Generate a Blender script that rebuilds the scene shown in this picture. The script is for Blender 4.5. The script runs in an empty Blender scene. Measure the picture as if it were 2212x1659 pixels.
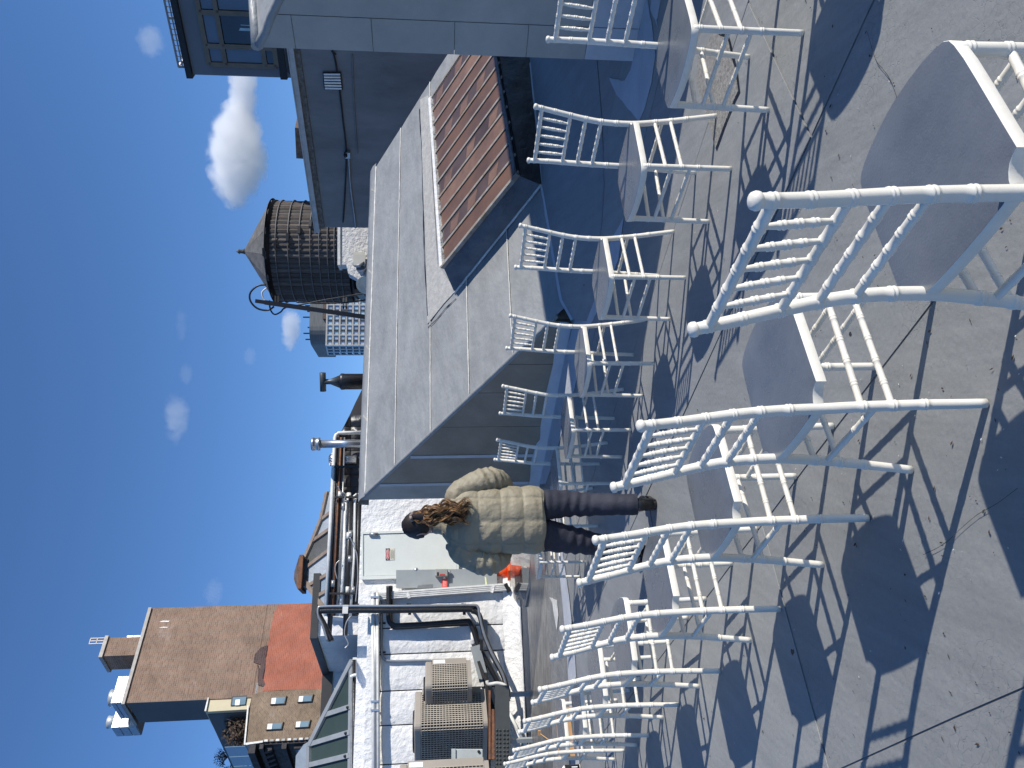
import bpy, math, random
from mathutils import Vector, Matrix, noise
random.seed(7)
sc = bpy.context.scene
COL = sc.collection
R = math.radians

# ------------------------------------------------------------------ camera
FOC = 1666.15                      # focal length in units of the 2212 x 1659 frame
PITCH = R(5.624); ROLL = R(-0.27); CH = 1.442
CAM = Vector((0, 0, CH))
def ray(x, y):
    "direction through a point of the 2212 x 1659 frame (the photograph lies on its side: up is to the left)"
    u = 829.5 - y; v = x - 1106
    cr, sr = math.cos(ROLL), math.sin(ROLL)
    u, v = u*cr + v*sr, -u*sr + v*cr
    c, s = math.cos(PITCH), math.sin(PITCH)
    return Vector((u/FOC, c - v/FOC*s, -s - v/FOC*c))
def WY(x, y, Y):
    r = ray(x, y); return CAM + r*(Y/r.y)
def WZ(x, y, z):
    r = ray(x, y); return CAM + r*((z - CH)/r.z)
class Plane:
    def __init__(s, p, n): s.p = Vector(p); s.n = Vector(n).normalized()
    def __call__(s, x, y, off=0.0):
        r = ray(x, y); t = ((s.p + s.n*off - CAM).dot(s.n))/r.dot(s.n); return CAM + r*t
def azv(a): return Vector((math.sin(R(a)), math.cos(R(a)), 0))
def vplane(p, az):                 # vertical plane through p running along azimuth az, normal towards the camera
    d = azv(az); n = Vector((d.y, -d.x, 0)); p = Vector(p)
    if n.dot(CAM - p) < 0: n = -n
    return Plane(p, n)

cam_data = bpy.data.cameras.new('camera'); cam = bpy.data.objects.new('camera', cam_data); COL.objects.link(cam)
F = ray(1106, 829.5).normalized(); RX = (ray(1107, 829.5) - ray(1106, 829.5)).normalized()
UP = RX.cross(F).normalized()
mt = Matrix((RX, UP, -F)).transposed().to_4x4(); mt.translation = CAM
cam.matrix_world = mt
cam_data.sensor_fit = 'HORIZONTAL'; cam_data.sensor_width = 36; cam_data.lens = FOC/2212*36
cam_data.clip_start = 0.05; cam_data.clip_end = 5000
sc.camera = cam

# ------------------------------------------------------------------ world, sun, exposure
SUN_AZ, SUN_EL = 106.5, 30.6       # azimuth from +Y clockwise, elevation
w = bpy.data.worlds.new('World'); sc.world = w; w.use_nodes = True
nt = w.node_tree; bg = nt.nodes['Background']
sky = nt.nodes.new('ShaderNodeTexSky'); sky.sky_type = 'NISHITA'; sky.sun_disc = False
sky.sun_elevation = R(SUN_EL); sky.sun_rotation = R(SUN_AZ)
sky.altitude = 0; sky.air_density = 0.7; sky.dust_density = 0.0; sky.ozone_density = 6.0
wtc = nt.nodes.new('ShaderNodeTexCoord'); wmp = nt.nodes.new('ShaderNodeMapping'); wmp.inputs['Location'].default_value = (0, 0, 0.06)
whs = nt.nodes.new('ShaderNodeHueSaturation'); whs.inputs['Saturation'].default_value = 1.05
nt.links.new(wtc.outputs['Generated'], wmp.inputs[0]); nt.links.new(wmp.outputs[0], sky.inputs[0])
nt.links.new(sky.outputs[0], whs.inputs['Color']); nt.links.new(whs.outputs[0], bg.inputs[0]); bg.inputs[1].default_value = 0.15
sl = bpy.data.lights.new('sun', 'SUN'); sl.energy = 4.25; sl.angle = R(0.5); sl.color = (1, 0.95, 0.865)
so = bpy.data.objects.new('sun', sl); COL.objects.link(so)
sd = azv(SUN_AZ)*math.cos(R(SUN_EL)) + Vector((0, 0, math.sin(R(SUN_EL))))
so.rotation_euler = sd.to_track_quat('Z', 'Y').to_euler(); so.location = sd*50
sc.view_settings.view_transform = 'Standard'; sc.view_settings.look = 'None'
sc.view_settings.gamma = 1; sc.view_settings.use_curve_mapping = False; sc.view_settings.exposure = 0.28

# ------------------------------------------------------------------ materials
MATS = {}
def mat(name, col, rough=0.6, metal=0.0, var=(4, 0.12), bump=None, spec=0.5, col2=None, stretch=None, alpha=None, flecks=None, trans=0.0, rot=None):
    if name in MATS: return MATS[name]
    m = bpy.data.materials.new(name); m.use_nodes = True; MATS[name] = m
    n = m.node_tree.nodes; l = m.node_tree.links; b = n['Principled BSDF']
    b.inputs['Roughness'].default_value = rough; b.inputs['Metallic'].default_value = metal
    b.inputs['Specular IOR Level'].default_value = spec
    if trans: b.inputs['Transmission Weight'].default_value = trans
    if len(col) == 3: col = (*col, 1)
    tc = n.new('ShaderNodeTexCoord'); src = tc.outputs['Object']
    if stretch or rot:
        mp = n.new('ShaderNodeMapping'); l.new(src, mp.inputs[0])
        if stretch: mp.inputs['Scale'].default_value = stretch
        if rot: mp.inputs['Rotation'].default_value = rot
        src = mp.outputs[0]
    nz = n.new('ShaderNodeTexNoise'); nz.inputs['Scale'].default_value = var[0]; nz.inputs['Detail'].default_value = 8
    nz.inputs['Roughness'].default_value = 0.65
    l.new(src, nz.inputs['Vector'])
    mr = n.new('ShaderNodeMapRange'); mr.inputs[1].default_value = 0.3; mr.inputs[2].default_value = 0.7
    l.new(nz.outputs[0], mr.inputs[0])
    mx = n.new('ShaderNodeMix'); mx.data_type = 'RGBA'
    c2 = (*col2, 1) if col2 else tuple(c*(1 - 2*var[1]) for c in col[:3]) + (1,)
    mx.inputs[6].default_value = col if col2 else tuple(min(1, c*(1 + var[1])) for c in col[:3]) + (1,)
    mx.inputs[7].default_value = c2
    l.new(mr.outputs[0], mx.inputs[0]); out = mx.outputs[2]
    if flecks:                      # (scale, threshold, colour)
        for sca, th, fc in flecks:
            vz = n.new('ShaderNodeTexVoronoi'); vz.inputs['Scale'].default_value = sca
            l.new(tc.outputs['Object'], vz.inputs['Vector'])
            n2 = n.new('ShaderNodeTexNoise'); n2.inputs['Scale'].default_value = sca*0.23; l.new(tc.outputs['Object'], n2.inputs['Vector'])
            ad = n.new('ShaderNodeMath'); ad.operation = 'MULTIPLY_ADD'; ad.inputs[1].default_value = 0.9; 
            l.new(n2.outputs[0], ad.inputs[0]); l.new(vz.outputs['Distance'], ad.inputs[2])
            lt = n.new('ShaderNodeMath'); lt.operation = 'LESS_THAN'; lt.inputs[1].default_value = th; l.new(ad.outputs[0], lt.inputs[0])
            m2 = n.new('ShaderNodeMix'); m2.data_type = 'RGBA'; l.new(lt.outputs[0], m2.inputs[0]); l.new(out, m2.inputs[6]); m2.inputs[7].default_value = (*fc, 1)
            out = m2.outputs[2]
    l.new(out, b.inputs['Base Color'])
    rr = n.new('ShaderNodeMapRange'); rr.inputs[3].default_value = max(0.02, rough - 0.08); rr.inputs[4].default_value = min(1, rough + 0.08)
    l.new(nz.outputs[0], rr.inputs[0]); l.new(rr.outputs[0], b.inputs['Roughness'])
    if bump:                        # list of (scale, distance)
        prev = None
        for sca, dist in bump:
            nb = n.new('ShaderNodeTexNoise'); nb.inputs['Scale'].default_value = sca; nb.inputs['Detail'].default_value = 5
            l.new(src, nb.inputs['Vector'])
            bp = n.new('ShaderNodeBump'); bp.inputs['Distance'].default_value = dist; bp.inputs['Strength'].default_value = 1
            l.new(nb.outputs[0], bp.inputs['Height'])
            if prev: l.new(prev, bp.inputs['Normal'])
            prev = bp.outputs[0]
        l.new(prev, b.inputs['Normal'])
    return m

# ------------------------------------------------------------------ mesh building
def norm_of(pts):
    n = Vector((0, 0, 0))
    for i in range(len(pts)):
        a, b = pts[i], pts[(i+1) % len(pts)]
        n += Vector(((a.y-b.y)*(a.z+b.z), (a.z-b.z)*(a.x+b.x), (a.x-b.x)*(a.y+b.y)))
    return n.normalized()
class MB:
    def __init__(s): s.v = []; s.f = []; s.sm = []
    def poly(s, pts, smooth=False):
        i = len(s.v); s.v += [Vector(p) for p in pts]; s.f.append(list(range(i, i+len(pts)))); s.sm.append(smooth); return s
    def prism(s, pts, ext):
        pts = [Vector(p) for p in pts]; ext = Vector(ext); n = len(pts)
        if norm_of(pts).dot(ext) > 0: pts = pts[::-1]
        i = len(s.v); s.v += pts + [p + ext for p in pts]
        s.f.append(list(range(i, i+n))); s.f.append(list(range(i+2*n-1, i+n-1, -1)))
        for k in range(n):
            j = (k+1) % n; s.f.append([i+k, i+n+k, i+n+j, i+j])
        s.sm += [False]*(n+2); return s
    def box(s, c, size, ax=None, ay=None, az=None):
        c = Vector(c); ax = ax or Vector((1, 0, 0)); ay = ay or Vector((0, 1, 0)); az = az or Vector((0, 0, 1))
        X, Y, Z = ax*size[0]/2, ay*size[1]/2, az*size[2]/2
        return s.prism([c-X-Y-Z, c+X-Y-Z, c+X+Y-Z, c-X+Y-Z], Z*2)
    def bar(s, a, b, w, h, up=Vector((0, 0, 1))):
        a, b = Vector(a), Vector(b); d = (b-a).normalized(); sd_ = d.cross(up).normalized(); u = sd_.cross(d)
        return s.prism([a-sd_*w/2-u*h/2, a+sd_*w/2-u*h/2, a+sd_*w/2+u*h/2, a-sd_*w/2+u*h/2], b-a)
    def tube(s, pts, r, sides=10, cap=True, smooth=True, closed=False):
        pts = [Vector(p) for p in pts]; n = len(pts)
        if not hasattr(r, '__len__'): r = [r]*n
        base = len(s.v); up = None
        for k in range(n):
            if closed: d = (pts[(k+1) % n] - pts[k-1]).normalized()
            else: d = (pts[min(k+1, n-1)] - pts[max(k-1, 0)]).normalized()
            if up is None:
                up = Vector((0, 0, 1)) if abs(d.z) < 0.9 else Vector((0, 1, 0))
            sd_ = d.cross(up).normalized(); up = sd_.cross(d).normalized()
            for j in range(sides):
                a = 2*math.pi*j/sides
                s.v.append(pts[k] + (sd_*math.cos(a) + up*math.sin(a))*r[k])
        m = n if closed else n-1
        for k in range(m):
            k2 = (k+1) % n
            for j in range(sides):
                j2 = (j+1) % sides
                s.f.append([base+k*sides+j, base+k*sides+j2, base+k2*sides+j2, base+k2*sides+j]); s.sm.append(smooth)
        if cap and not closed:
            s.f.append([base+j for j in range(sides)][::-1]); s.f.append([base+(n-1)*sides+j for j in range(sides)]); s.sm += [False, False]
        return s
    def lathe(s, c, prof, sides=24, axis=Vector((0, 0, 1)), smooth=True):
        c = Vector(c); axis = axis.normalized(); t = axis.orthogonal().normalized(); b = axis.cross(t); base = len(s.v)
        for r, h in prof:
            for j in range(sides):
                a = 2*math.pi*j/sides; s.v.append(c + axis*h + (t*math.cos(a) + b*math.sin(a))*r)
        for k in range(len(prof)-1):
            for j in range(sides):
                j2 = (j+1) % sides; s.f.append([base+k*sides+j, base+k*sides+j2, base+(k+1)*sides+j2, base+(k+1)*sides+j]); s.sm.append(smooth)
        for k, fl in ((0, True), (len(prof)-1, False)):
            if prof[k][0] > 1e-5:
                q = [base+k*sides+j for j in range(sides)]; s.f.append(q[::-1] if fl else q); s.sm.append(False)
        return s
    def grid(s, rows, smooth=True, wrap=False):
        base = len(s.v); m = len(rows[0])
        for r_ in rows: s.v += [Vector(p) for p in r_]
        for k in range(len(rows)-1):
            for j in range(m if wrap else m-1):
                j2 = (j+1) % m; s.f.append([base+k*m+j, base+k*m+j2, base+(k+1)*m+j2, base+(k+1)*m+j]); s.sm.append(smooth)
        return s
    def mesh(s, name, o=Vector((0, 0, 0))):
        me = bpy.data.meshes.new(name); me.from_pydata([tuple(v - o) for v in s.v], [], s.f); me.update()
        me.polygons.foreach_set('use_smooth', s.sm); return me
    def build(s, name, m, parent=None):
        o = Vector((0, 0, 0)); p = parent
        while p: o = o + p.location; p = p.parent
        me = s.mesh(name, o); me.materials.append(m)
        ob = bpy.data.objects.new(name, me); COL.objects.link(ob); ob.parent = parent; return ob
def bevel(ob, w=0.01, seg=2):
    md = ob.modifiers.new('bevel', 'BEVEL'); md.width = w; md.segments = seg; md.limit_method = 'ANGLE'; return ob
def tag(o, label, cat, group=None, kind=None):
    if label: o['label'] = label
    if cat: o['category'] = cat
    if group: o['group'] = group
    if kind: o['kind'] = kind
    return o
def thing(name, label, cat, loc=(0, 0, 0), group=None):
    o = bpy.data.objects.new(name, None); COL.objects.link(o); o.location = loc; o.empty_display_size = 0.2
    return tag(o, label, cat, group)
def structure(o): o['kind'] = 'structure'; return o
def lerp(a, b, t): return a + (b - a)*t
# ------------------------------------------------------------------ palette
def deck_material():
    m = bpy.data.materials.new('deck_paint'); m.use_nodes = True
    n = m.node_tree.nodes; l = m.node_tree.links; b = n['Principled BSDF']; b.inputs['Roughness'].default_value = 0.62
    tc = n.new('ShaderNodeTexCoord'); O = tc.outputs['Object']
    def noise_(scale, detail=6, vec=O, rough=0.6):
        q = n.new('ShaderNodeTexNoise'); q.inputs['Scale'].default_value = scale; q.inputs['Detail'].default_value = detail; q.inputs['Roughness'].default_value = rough
        l.new(vec, q.inputs['Vector']); return q.outputs[0]
    def mrange(v, a, b_, c, d):
        q = n.new('ShaderNodeMapRange'); q.inputs[1].default_value = a; q.inputs[2].default_value = b_; q.inputs[3].default_value = c; q.inputs[4].default_value = d
        l.new(v, q.inputs[0]); return q.outputs[0]
    def math_(op, a, b_):
        q = n.new('ShaderNodeMath'); q.operation = op
        for i, v in ((0, a), (1, b_)):
            if isinstance(v, (int, float)): q.inputs[i].default_value = v
            else: l.new(v, q.inputs[i])
        return q.outputs[0]
    mp = n.new('ShaderNodeMapping'); mp.inputs['Rotation'].default_value = (0, 0, R(38)); mp.inputs['Scale'].default_value = (5.5, 0.7, 1); l.new(O, mp.inputs[0])
    mp2 = n.new('ShaderNodeMapping'); mp2.inputs['Rotation'].default_value = (0, 0, R(-30)); mp2.inputs['Scale'].default_value = (26, 2.4, 1); l.new(O, mp2.inputs[0])
    big = mrange(noise_(0.9, 5), 0.3, 0.7, 0.9, 1.09)
    streak = mrange(noise_(1.6, 7, mp.outputs[0]), 0.3, 0.7, 0.9, 1.1)
    fine_ = mrange(noise_(70, 4), 0.3, 0.7, 0.955, 1.045)
    brush = mrange(noise_(1.5, 4, mp2.outputs[0]), 0.3, 0.7, 0.95, 1.05)
    val = math_('MULTIPLY', math_('MULTIPLY', big, streak), math_('MULTIPLY', fine_, brush))
    # hairline cracks
    vz = n.new('ShaderNodeTexVoronoi'); vz.feature = 'DISTANCE_TO_EDGE'; vz.inputs['Scale'].default_value = 30
    wv = n.new('ShaderNodeVectorMath'); wv.operation = 'ADD'; nzv = n.new('ShaderNodeTexNoise'); nzv.inputs['Scale'].default_value = 11; nzv.inputs['Detail'].default_value = 4
    l.new(O, nzv.inputs['Vector']); sc_ = n.new('ShaderNodeVectorMath'); sc_.operation = 'SCALE'; sc_.inputs['Scale'].default_value = 0.09
    l.new(nzv.outputs['Color'], sc_.inputs[0]); l.new(O, wv.inputs[0]); l.new(sc_.outputs[0], wv.inputs[1]); l.new(wv.outputs[0], vz.inputs['Vector'])
    crack = mrange(vz.outputs['Distance'], 0.0, 0.022, 1, 0)
    cm = mrange(noise_(1.3, 5), 0.50, 0.68, 0.0, 0.28)
    crack = math_('MULTIPLY', crack, cm)
    val = math_('MULTIPLY', val, math_('SUBTRACT', 1.0, crack))
    # black nicks and white scuffs
    def flecks(scale, th, nsc):
        v = n.new('ShaderNodeTexVoronoi'); v.inputs['Scale'].default_value = scale; v.inputs['Randomness'].default_value = 1
        mq = n.new('ShaderNodeMapping'); mq.inputs['Rotation'].default_value = (0, 0, R(25)); mq.inputs['Scale'].default_value = (1, 0.55, 1); l.new(wv.outputs[0], mq.inputs[0]); l.new(mq.outputs[0], v.inputs['Vector'])
        return math_('LESS_THAN', math_('ADD', v.outputs['Distance'], math_('MULTIPLY', v.outputs['Color'], nsc)), th)
    dark = flecks(6.5, 0.12, 0.5); white = flecks(9.0, 0.085, 0.6)
    col = n.new('ShaderNodeMix'); col.data_type = 'RGBA'; col.blend_type = 'MULTIPLY'; col.inputs[0].default_value = 1; col.inputs[6].default_value = (0.262, 0.266, 0.258, 1)
    l.new(val, col.inputs[7])
    m1 = n.new('ShaderNodeMix'); m1.data_type = 'RGBA'; l.new(dark, m1.inputs[0]); l.new(col.outputs[2], m1.inputs[6]); m1.inputs[7].default_value = (0.03, 0.028, 0.03, 1)
    m2 = n.new('ShaderNodeMix'); m2.data_type = 'RGBA'; l.new(white, m2.inputs[0]); l.new(m1.outputs[2], m2.inputs[6]); m2.inputs[7].default_value = (0.6, 0.6, 0.58, 1)
    l.new(m2.outputs[2], b.inputs['Base Color'])
    b1 = n.new('ShaderNodeBump'); b1.inputs['Distance'].default_value = 0.0022; l.new(noise_(38, 6), b1.inputs['Height'])
    b2 = n.new('ShaderNodeBump'); b2.inputs['Distance'].default_value = 0.007; l.new(noise_(3.5, 4), b2.inputs['Height']); l.new(b1.outputs[0], b2.inputs['Normal'])
    b3 = n.new('ShaderNodeBump'); b3.inputs['Distance'].default_value = 0.004; b3.invert = True; l.new(math_('ADD', crack, dark), b3.inputs['Height']); l.new(b2.outputs[0], b3.inputs['Normal'])
    l.new(b3.outputs[0], b.inputs['Normal'])
    return m
DECK = deck_material()
WHITE = mat('white_enamel', (0.84, 0.795, 0.70), 0.42, var=(11, 0.05), bump=[(60, 0.0006)], col2=(0.70, 0.655, 0.56), stretch=(1, 1, .35))
SEAT = mat('silver_seat_paint', (0.135, 0.152, 0.172), 0.28, 0.2, var=(4.5, 0.10), bump=[(170, 0.0007), (25, .0008)], col2=(0.20, 0.215, 0.235))
LIGHTROOF = mat('silver_roof_coating', (0.295, 0.303, 0.30), 0.48, var=(2.6, 0.12), bump=[(28, 0.004), (3.4, 0.045)], stretch=(0.6, 0.6, 1.6), flecks=[(3.2, 0.33, (0.05, 0.05, 0.05))])
GREYWALL = mat('grey_wall_paint', (0.27, 0.225, 0.17), 0.6, var=(1.7, 0.13), bump=[(45, 0.002), (5, 0.012)])
GREYWALL2 = mat('grey_blue_paint', (0.41, 0.39, 0.35), 0.6, var=(1.3, 0.12), bump=[(45, 0.002), (4, 0.012)])
PALEPAINT = mat('fresh_pale_paint', (0.50, 0.52, 0.55), 0.55, var=(3, 0.07), bump=[(40, 0.003), (7, 0.01)])
BEAD = mat('sealant_bead', (0.74, 0.72, 0.67), 0.6, var=(9, 0.15), bump=[(50, 0.004)])
RUBBER = mat('black_roof_membrane', (0.03, 0.03, 0.032), 0.6, var=(3, 0.3), bump=[(12, 0.02), (60, .003)])
FLASH = mat('weathered_flashing', (0.13, 0.14, 0.155), 0.5, var=(3, 0.2), bump=[(9, 0.02), (60, .003)])
CONC = mat('bare_cement_patch', (0.40, 0.395, 0.38), 0.85, var=(14, 0.12), bump=[(90, 0.004), (12, .006)], flecks=[(9, 0.36, (0.08, 0.075, 0.07))])
GRIT = mat('mineral_grit_patch', (0.30, 0.29, 0.27), 0.95, var=(60, 0.3), bump=[(160, 0.004)], flecks=[(55, 0.33, (0.05, 0.05, 0.05)), (42, 0.3, (0.65, 0.63, 0.6))])
TAR = mat('black_tar', (0.012, 0.012, 0.013), 0.35, var=(9, 0.2), bump=[(40, 0.003)])
STUCCO = mat('white_stucco', (0.80, 0.79, 0.765), 0.6, var=(3, 0.06), bump=[(9, 0.035), (34, 0.009)], col2=(0.68, 0.67, 0.645))
SMOOTHWHITE = mat('white_wall_paint', (0.80, 0.79, 0.77), 0.55, var=(2.5, 0.06), bump=[(9, 0.03), (40, 0.004)], col2=(0.72, 0.71, 0.69))
STEEL = mat('galvanised_steel', (0.55, 0.56, 0.57), 0.35, 0.85, var=(12, 0.15))
DARKSTEEL = mat('black_steel', (0.02, 0.02, 0.022), 0.5, 0.3, var=(9, 0.2))
RUST = mat('rusted_steel', (0.28, 0.11, 0.045), 0.8, var=(18, 0.3), col2=(0.10, 0.055, 0.035), bump=[(60, .002)])
INSUL = mat('black_pipe_insulation', (0.018, 0.018, 0.02), 0.38, var=(9, 0.2), bump=[(30, .004)])
CONDUIT = mat('white_conduit', (0.72, 0.71, 0.67), 0.4, var=(9, 0.1))
GREYPIPE = mat('grey_conduit', (0.36, 0.37, 0.38), 0.35, 0.6, var=(9, 0.1))

# ------------------------------------------------------------------ setting: deck and the street far below
structure(MB().poly([(-3000, -3000, -42), (3000, -3000, -42), (3000, 3000, -42), (-3000, 3000, -42)]).build('ground', mat('street_asphalt', (0.07, 0.07, 0.072), 0.9)))
dk = MB().prism([(-13, -4, 0), (14, -4, 0), (14, 24, 0), (-13, 24, 0)], (0, 0, -41.5)); deck = structure(dk.build('roof_deck', DECK))

E1 = azv(-38.0)                    # along the lean-to walls, away to the left
RD = azv(66.0)                     # along their ridges, away to the right
# raised lap seams in the deck membrane, sheets 4 mm proud
def strip(p, q, w_, m, name='lap_seam', z=0.004, wob=0.006, parent=deck, n=24, h=0.004):
    p, q = Vector(p), Vector(q); d = (q-p).normalized(); s_ = Vector((-d.y, d.x, 0)); b = MB(); L = []; Rr = []
    for i in range(n+1):
        t = i/n; c = lerp(p, q, t)
        k = noise.noise(Vector((c.x*3.1, c.y*3.1, w_*9)))*wob; k2 = noise.noise(Vector((c.x*4.1, c.y*3.7, w_*5+7)))*wob
        L.append(c + s_*(w_/2+k) + Vector((0, 0, z))); Rr.append(c - s_*(w_/2+k2) + Vector((0, 0, z)))
    b.prism(L + Rr[::-1], (0, 0, -h)) if n <= 2 else b.grid([L, Rr], smooth=False)
    return b.build(name, m, parent)
# membrane sheets: the deck is laid in sheets about one metre wide, each lapping the next by a few millimetres
def sheet(c0, c1, c2, c3, name, m, t=0.004, parent=deck, edge=0.005, n=10):
    "quad sheet with wavering edges, thickness t above its base height"
    cs = [Vector(c) for c in (c0, c1, c2, c3)]; out = []
    for k in range(4):
        a, b_ = cs[k], cs[(k+1) % 4]; d = (b_-a).normalized(); s_ = Vector((-d.y, d.x, 0))
        for i in range(n):
            t_ = i/n; c = lerp(a, b_, t_); out.append(c + s_*noise.noise(Vector((c.x*2.3, c.y*2.3, k*3.3)))*edge)
    return MB().prism(out, (0, 0, t)).build(name, m, parent)
e1, e2 = azv(-36), azv(54)
org = Vector((0.9, 1.2, 0))
SHADES = [DECK]
for i in range(3):
    m2 = DECK.copy(); m2.name = 'deck_paint_%s' % ('fresher', 'duller', 'bluer')[i]
    for nd in m2.node_tree.nodes:
        if nd.type == 'MIX' and nd.blend_type == 'MULTIPLY': nd.inputs[6].default_value = [(0.284, 0.288, 0.279, 1), (0.250, 0.253, 0.245, 1), (0.260, 0.267, 0.268, 1)][i]
    SHADES.append(m2)
for i in range(-5, 7):
    for j in range(-1, 4):
        a = org + e2*(i*1.0) + e1*(j*4.2 + (i % 3)*1.3)
        b_ = a + e2*0.991; z0 = Vector((0, 0, 0.001 + .0004*((i*3 + j) % 4))); 
        t = 0.003 + 0.0015*((i + j) % 2)
        q = [a+z0, b_+z0, b_+e1*4.188+z0, a+e1*4.188+z0]
        if q[2].y > 12.4 or q[2].x < -6.4: continue
        sheet(*q, 'membrane_sheet', SHADES[(i*7 + j*3) % 4], t)
def W0(x, y, z=0.0): return WZ(x, y, z)
def patch(pix, name, m, z=0.009, label=None, sub=3, wob=0.012, t=0.002):
    pts = [W0(*p) for p in pix]; out = []
    for k in range(len(pts)):
        a, b_ = pts[k], pts[(k+1) % len(pts)]; d = (b_-a).normalized(); s_ = Vector((-d.y, d.x, 0))
        nn = max(1, int((b_-a).length/0.05)); nn = min(nn, 40)
        for i in range(nn):
            c = lerp(a, b_, i/nn); out.append(c + s_*noise.noise(Vector((c.x*9, c.y*9, k)))*wob + Vector((0, 0, z)))
    ob = MB().prism(out, (0, 0, t)).build(name, m, deck)
    if label: ob['label'] = label
    return ob
patch([(1549, 322), (1527, 235), (1508, 178), (1512, 120), (1545, 72), (1575, 80), (1592, 150), (1598, 195), (1582, 235)], 'grit_patch', GRIT, label='bare gritty patch worn through the grey roof paint')
patch([(1551, 328), (1529, 232), (1513, 178), (1530, 105), (1545, 68), (1578, 74), (1597, 150), (1602, 198), (1584, 240)], 'tar_edge', TAR, z=0.0075, t=0.0015)
# pale fresh paint round the foot of the far lean-to and the pillar of the near one
patch([(1245, 686), (1300, 610), (1322, 520), (1350, 470), (1338, 560), (1310, 640), (1278, 700), (1240, 850), (1208, 960), (1180, 1045), (1160, 1045), (1175, 960), (1205, 850), (1225, 760)], 'pale_paint_patch', PALEPAINT, label='pale fresh paint brushed round the foot of the lean-to')
patch([(1365, 152), (1352, 175), (1318, 168), (1335, 205), (1362, 236), (1383, 262), (1395, 236), (1410, 180), (1418, 120), (1412, 60), (1400, -10), (1390, 40)], 'pale_paint_patch', PALEPAINT)
patch([(1423, 40), (1432, -10), (1412, -20), (1408, 20), (1425, 60), (1421, 42)], 'pale_paint_patch', PALEPAINT)
# gutter strip between the deck and the white building: pale lap, grey slope, dark wet valley
def floorband(pa, pb, name, m, z, label=None):
    "pa, pb: two edges as lists of frame points"
    A = [W0(*p) for p in pa]; B = [W0(*p) for p in pb]; rows = []
    for a, b_ in zip(A, B): rows.append([a + Vector((0, 0, z)), b_ + Vector((0, 0, z))])
    ob = MB().grid(rows, smooth=False).build(name, m, deck)
    if label: ob['label'] = label
WARMGREY = mat('dusty_grey_sheet', (0.235, 0.232, 0.222), 0.6, var=(2.5, 0.16), bump=[(9, 0.02), (60, .003)])
floorband([(1190, 1050), (1205, 1180), (1216, 1290), (1228, 1420), (1234, 1560), (1236, 1700)], [(1196, 1050), (1216, 1180), (1232, 1290), (1245, 1420), (1252, 1560), (1256, 1700)], 'pale_lap', PALEPAINT, 0.013, 'pale painted lap strip along the gutter')
floorband([(1168, 1050), (1176, 1180), (1184, 1290), (1190, 1420), (1194, 1560), (1196, 1700)], [(1190, 1050), (1205, 1180), (1216, 1290), (1228, 1420), (1234, 1560), (1236, 1700)], 'gutter_sheet', WARMGREY, 0.010, 'warm grey membrane sheet beside the gutter')
WET = mat('wet_gutter', (0.19, 0.185, 0.175), 0.3, var=(3, 0.4), bump=[(5, 0.006), (30, .002)], stretch=(1, 3, 1))
floorband([(1128, 1090), (1132, 1180), (1138, 1290), (1146, 1420), (1150, 1560), (1152, 1700)], [(1168, 1050), (1176, 1180), (1184, 1290), (1190, 1420), (1194, 1560), (1196, 1700)], 'wet_gutter', WET, 0.007, 'wet dark gutter along the white wall')
for a, b_ in (((1232, 1200), (1196, 1420)), ((1180, 1150), (1212, 1400))): pass
patch([(1190, 1290), (1206, 1296), (1209, 1330), (1206, 1362), (1200, 1330), (1196, 1302)], 'white_repair_patch', BEAD, z=0.016)
# cracks with tar in the shaded court
CRK = mat('grey_crack', (.07, .068, .065), .8)
def crackline(pts, w_=0.006, m_=None):
    P3 = [W0(*p) for p in pts]; b = MB(); L = []; Rr = []
    for i in range(len(P3)-1):
        for k in range(8):
            c = lerp(P3[i], P3[i+1], k/8); d = (P3[i+1]-P3[i]).normalized(); s_ = Vector((-d.y, d.x, 0))
            c = c + s_*noise.noise(c*6)*0.02; ww = w_*(0.6 + 0.8*abs(noise.noise(c*11)))
            L.append(c + s_*ww + Vector((0, 0, 0.0115))); Rr.append(c - s_*ww + Vector((0, 0, 0.0115)))
    b.grid([L, Rr], smooth=False).build('tar_crack', m_ or TAR, deck)
crackline([(1166, 130), (1186, 185), (1196, 260), (1212, 330)]); crackline([(1150, 225), (1166, 190), (1172, 130)])
crackline([(1186, 430), (1205, 500), (1222, 590), (1232, 680)]); crackline([(1175, 330), (1190, 440), (1202, 330), (1196, 250)])
crackline([(2210, 1060), (2120, 1110), (2040, 1165), (1996, 1200)], 0.0012, CRK)
crackline([(1880, 70), (1905, 130), (1935, 185), (1950, 215)], 0.0015, CRK)

# leaf crumbs, bark bits and paint chips lying about
rb = random.Random(5)
for nm, m_, n_ in (('debris', mat('dry_leaf_bits', (.055, .035, .022), .9), 230), ('paint_chips', BEAD, 110)):
    b = MB()
    for i in range(n_):
        p = WZ(rb.uniform(1500, 2240), rb.uniform(-20, 1680), 0); a = rb.random()*6.28; l_ = rb.uniform(.002, .009)*(1 if nm == 'debris' else .6); w_ = l_*rb.uniform(.25, .6); d = Vector((math.cos(a), math.sin(a), 0)); s_ = Vector((-d.y, d.x, 0))
        b.poly([p-d*l_+Vector((0, 0, .008)), p-s_*w_+Vector((0, 0, .0095)), p+d*l_+Vector((0, 0, .008+rb.random()*.004)), p+s_*w_+Vector((0, 0, .009))])
    tag(b.build(nm, m_), None, None, kind='stuff')

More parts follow.
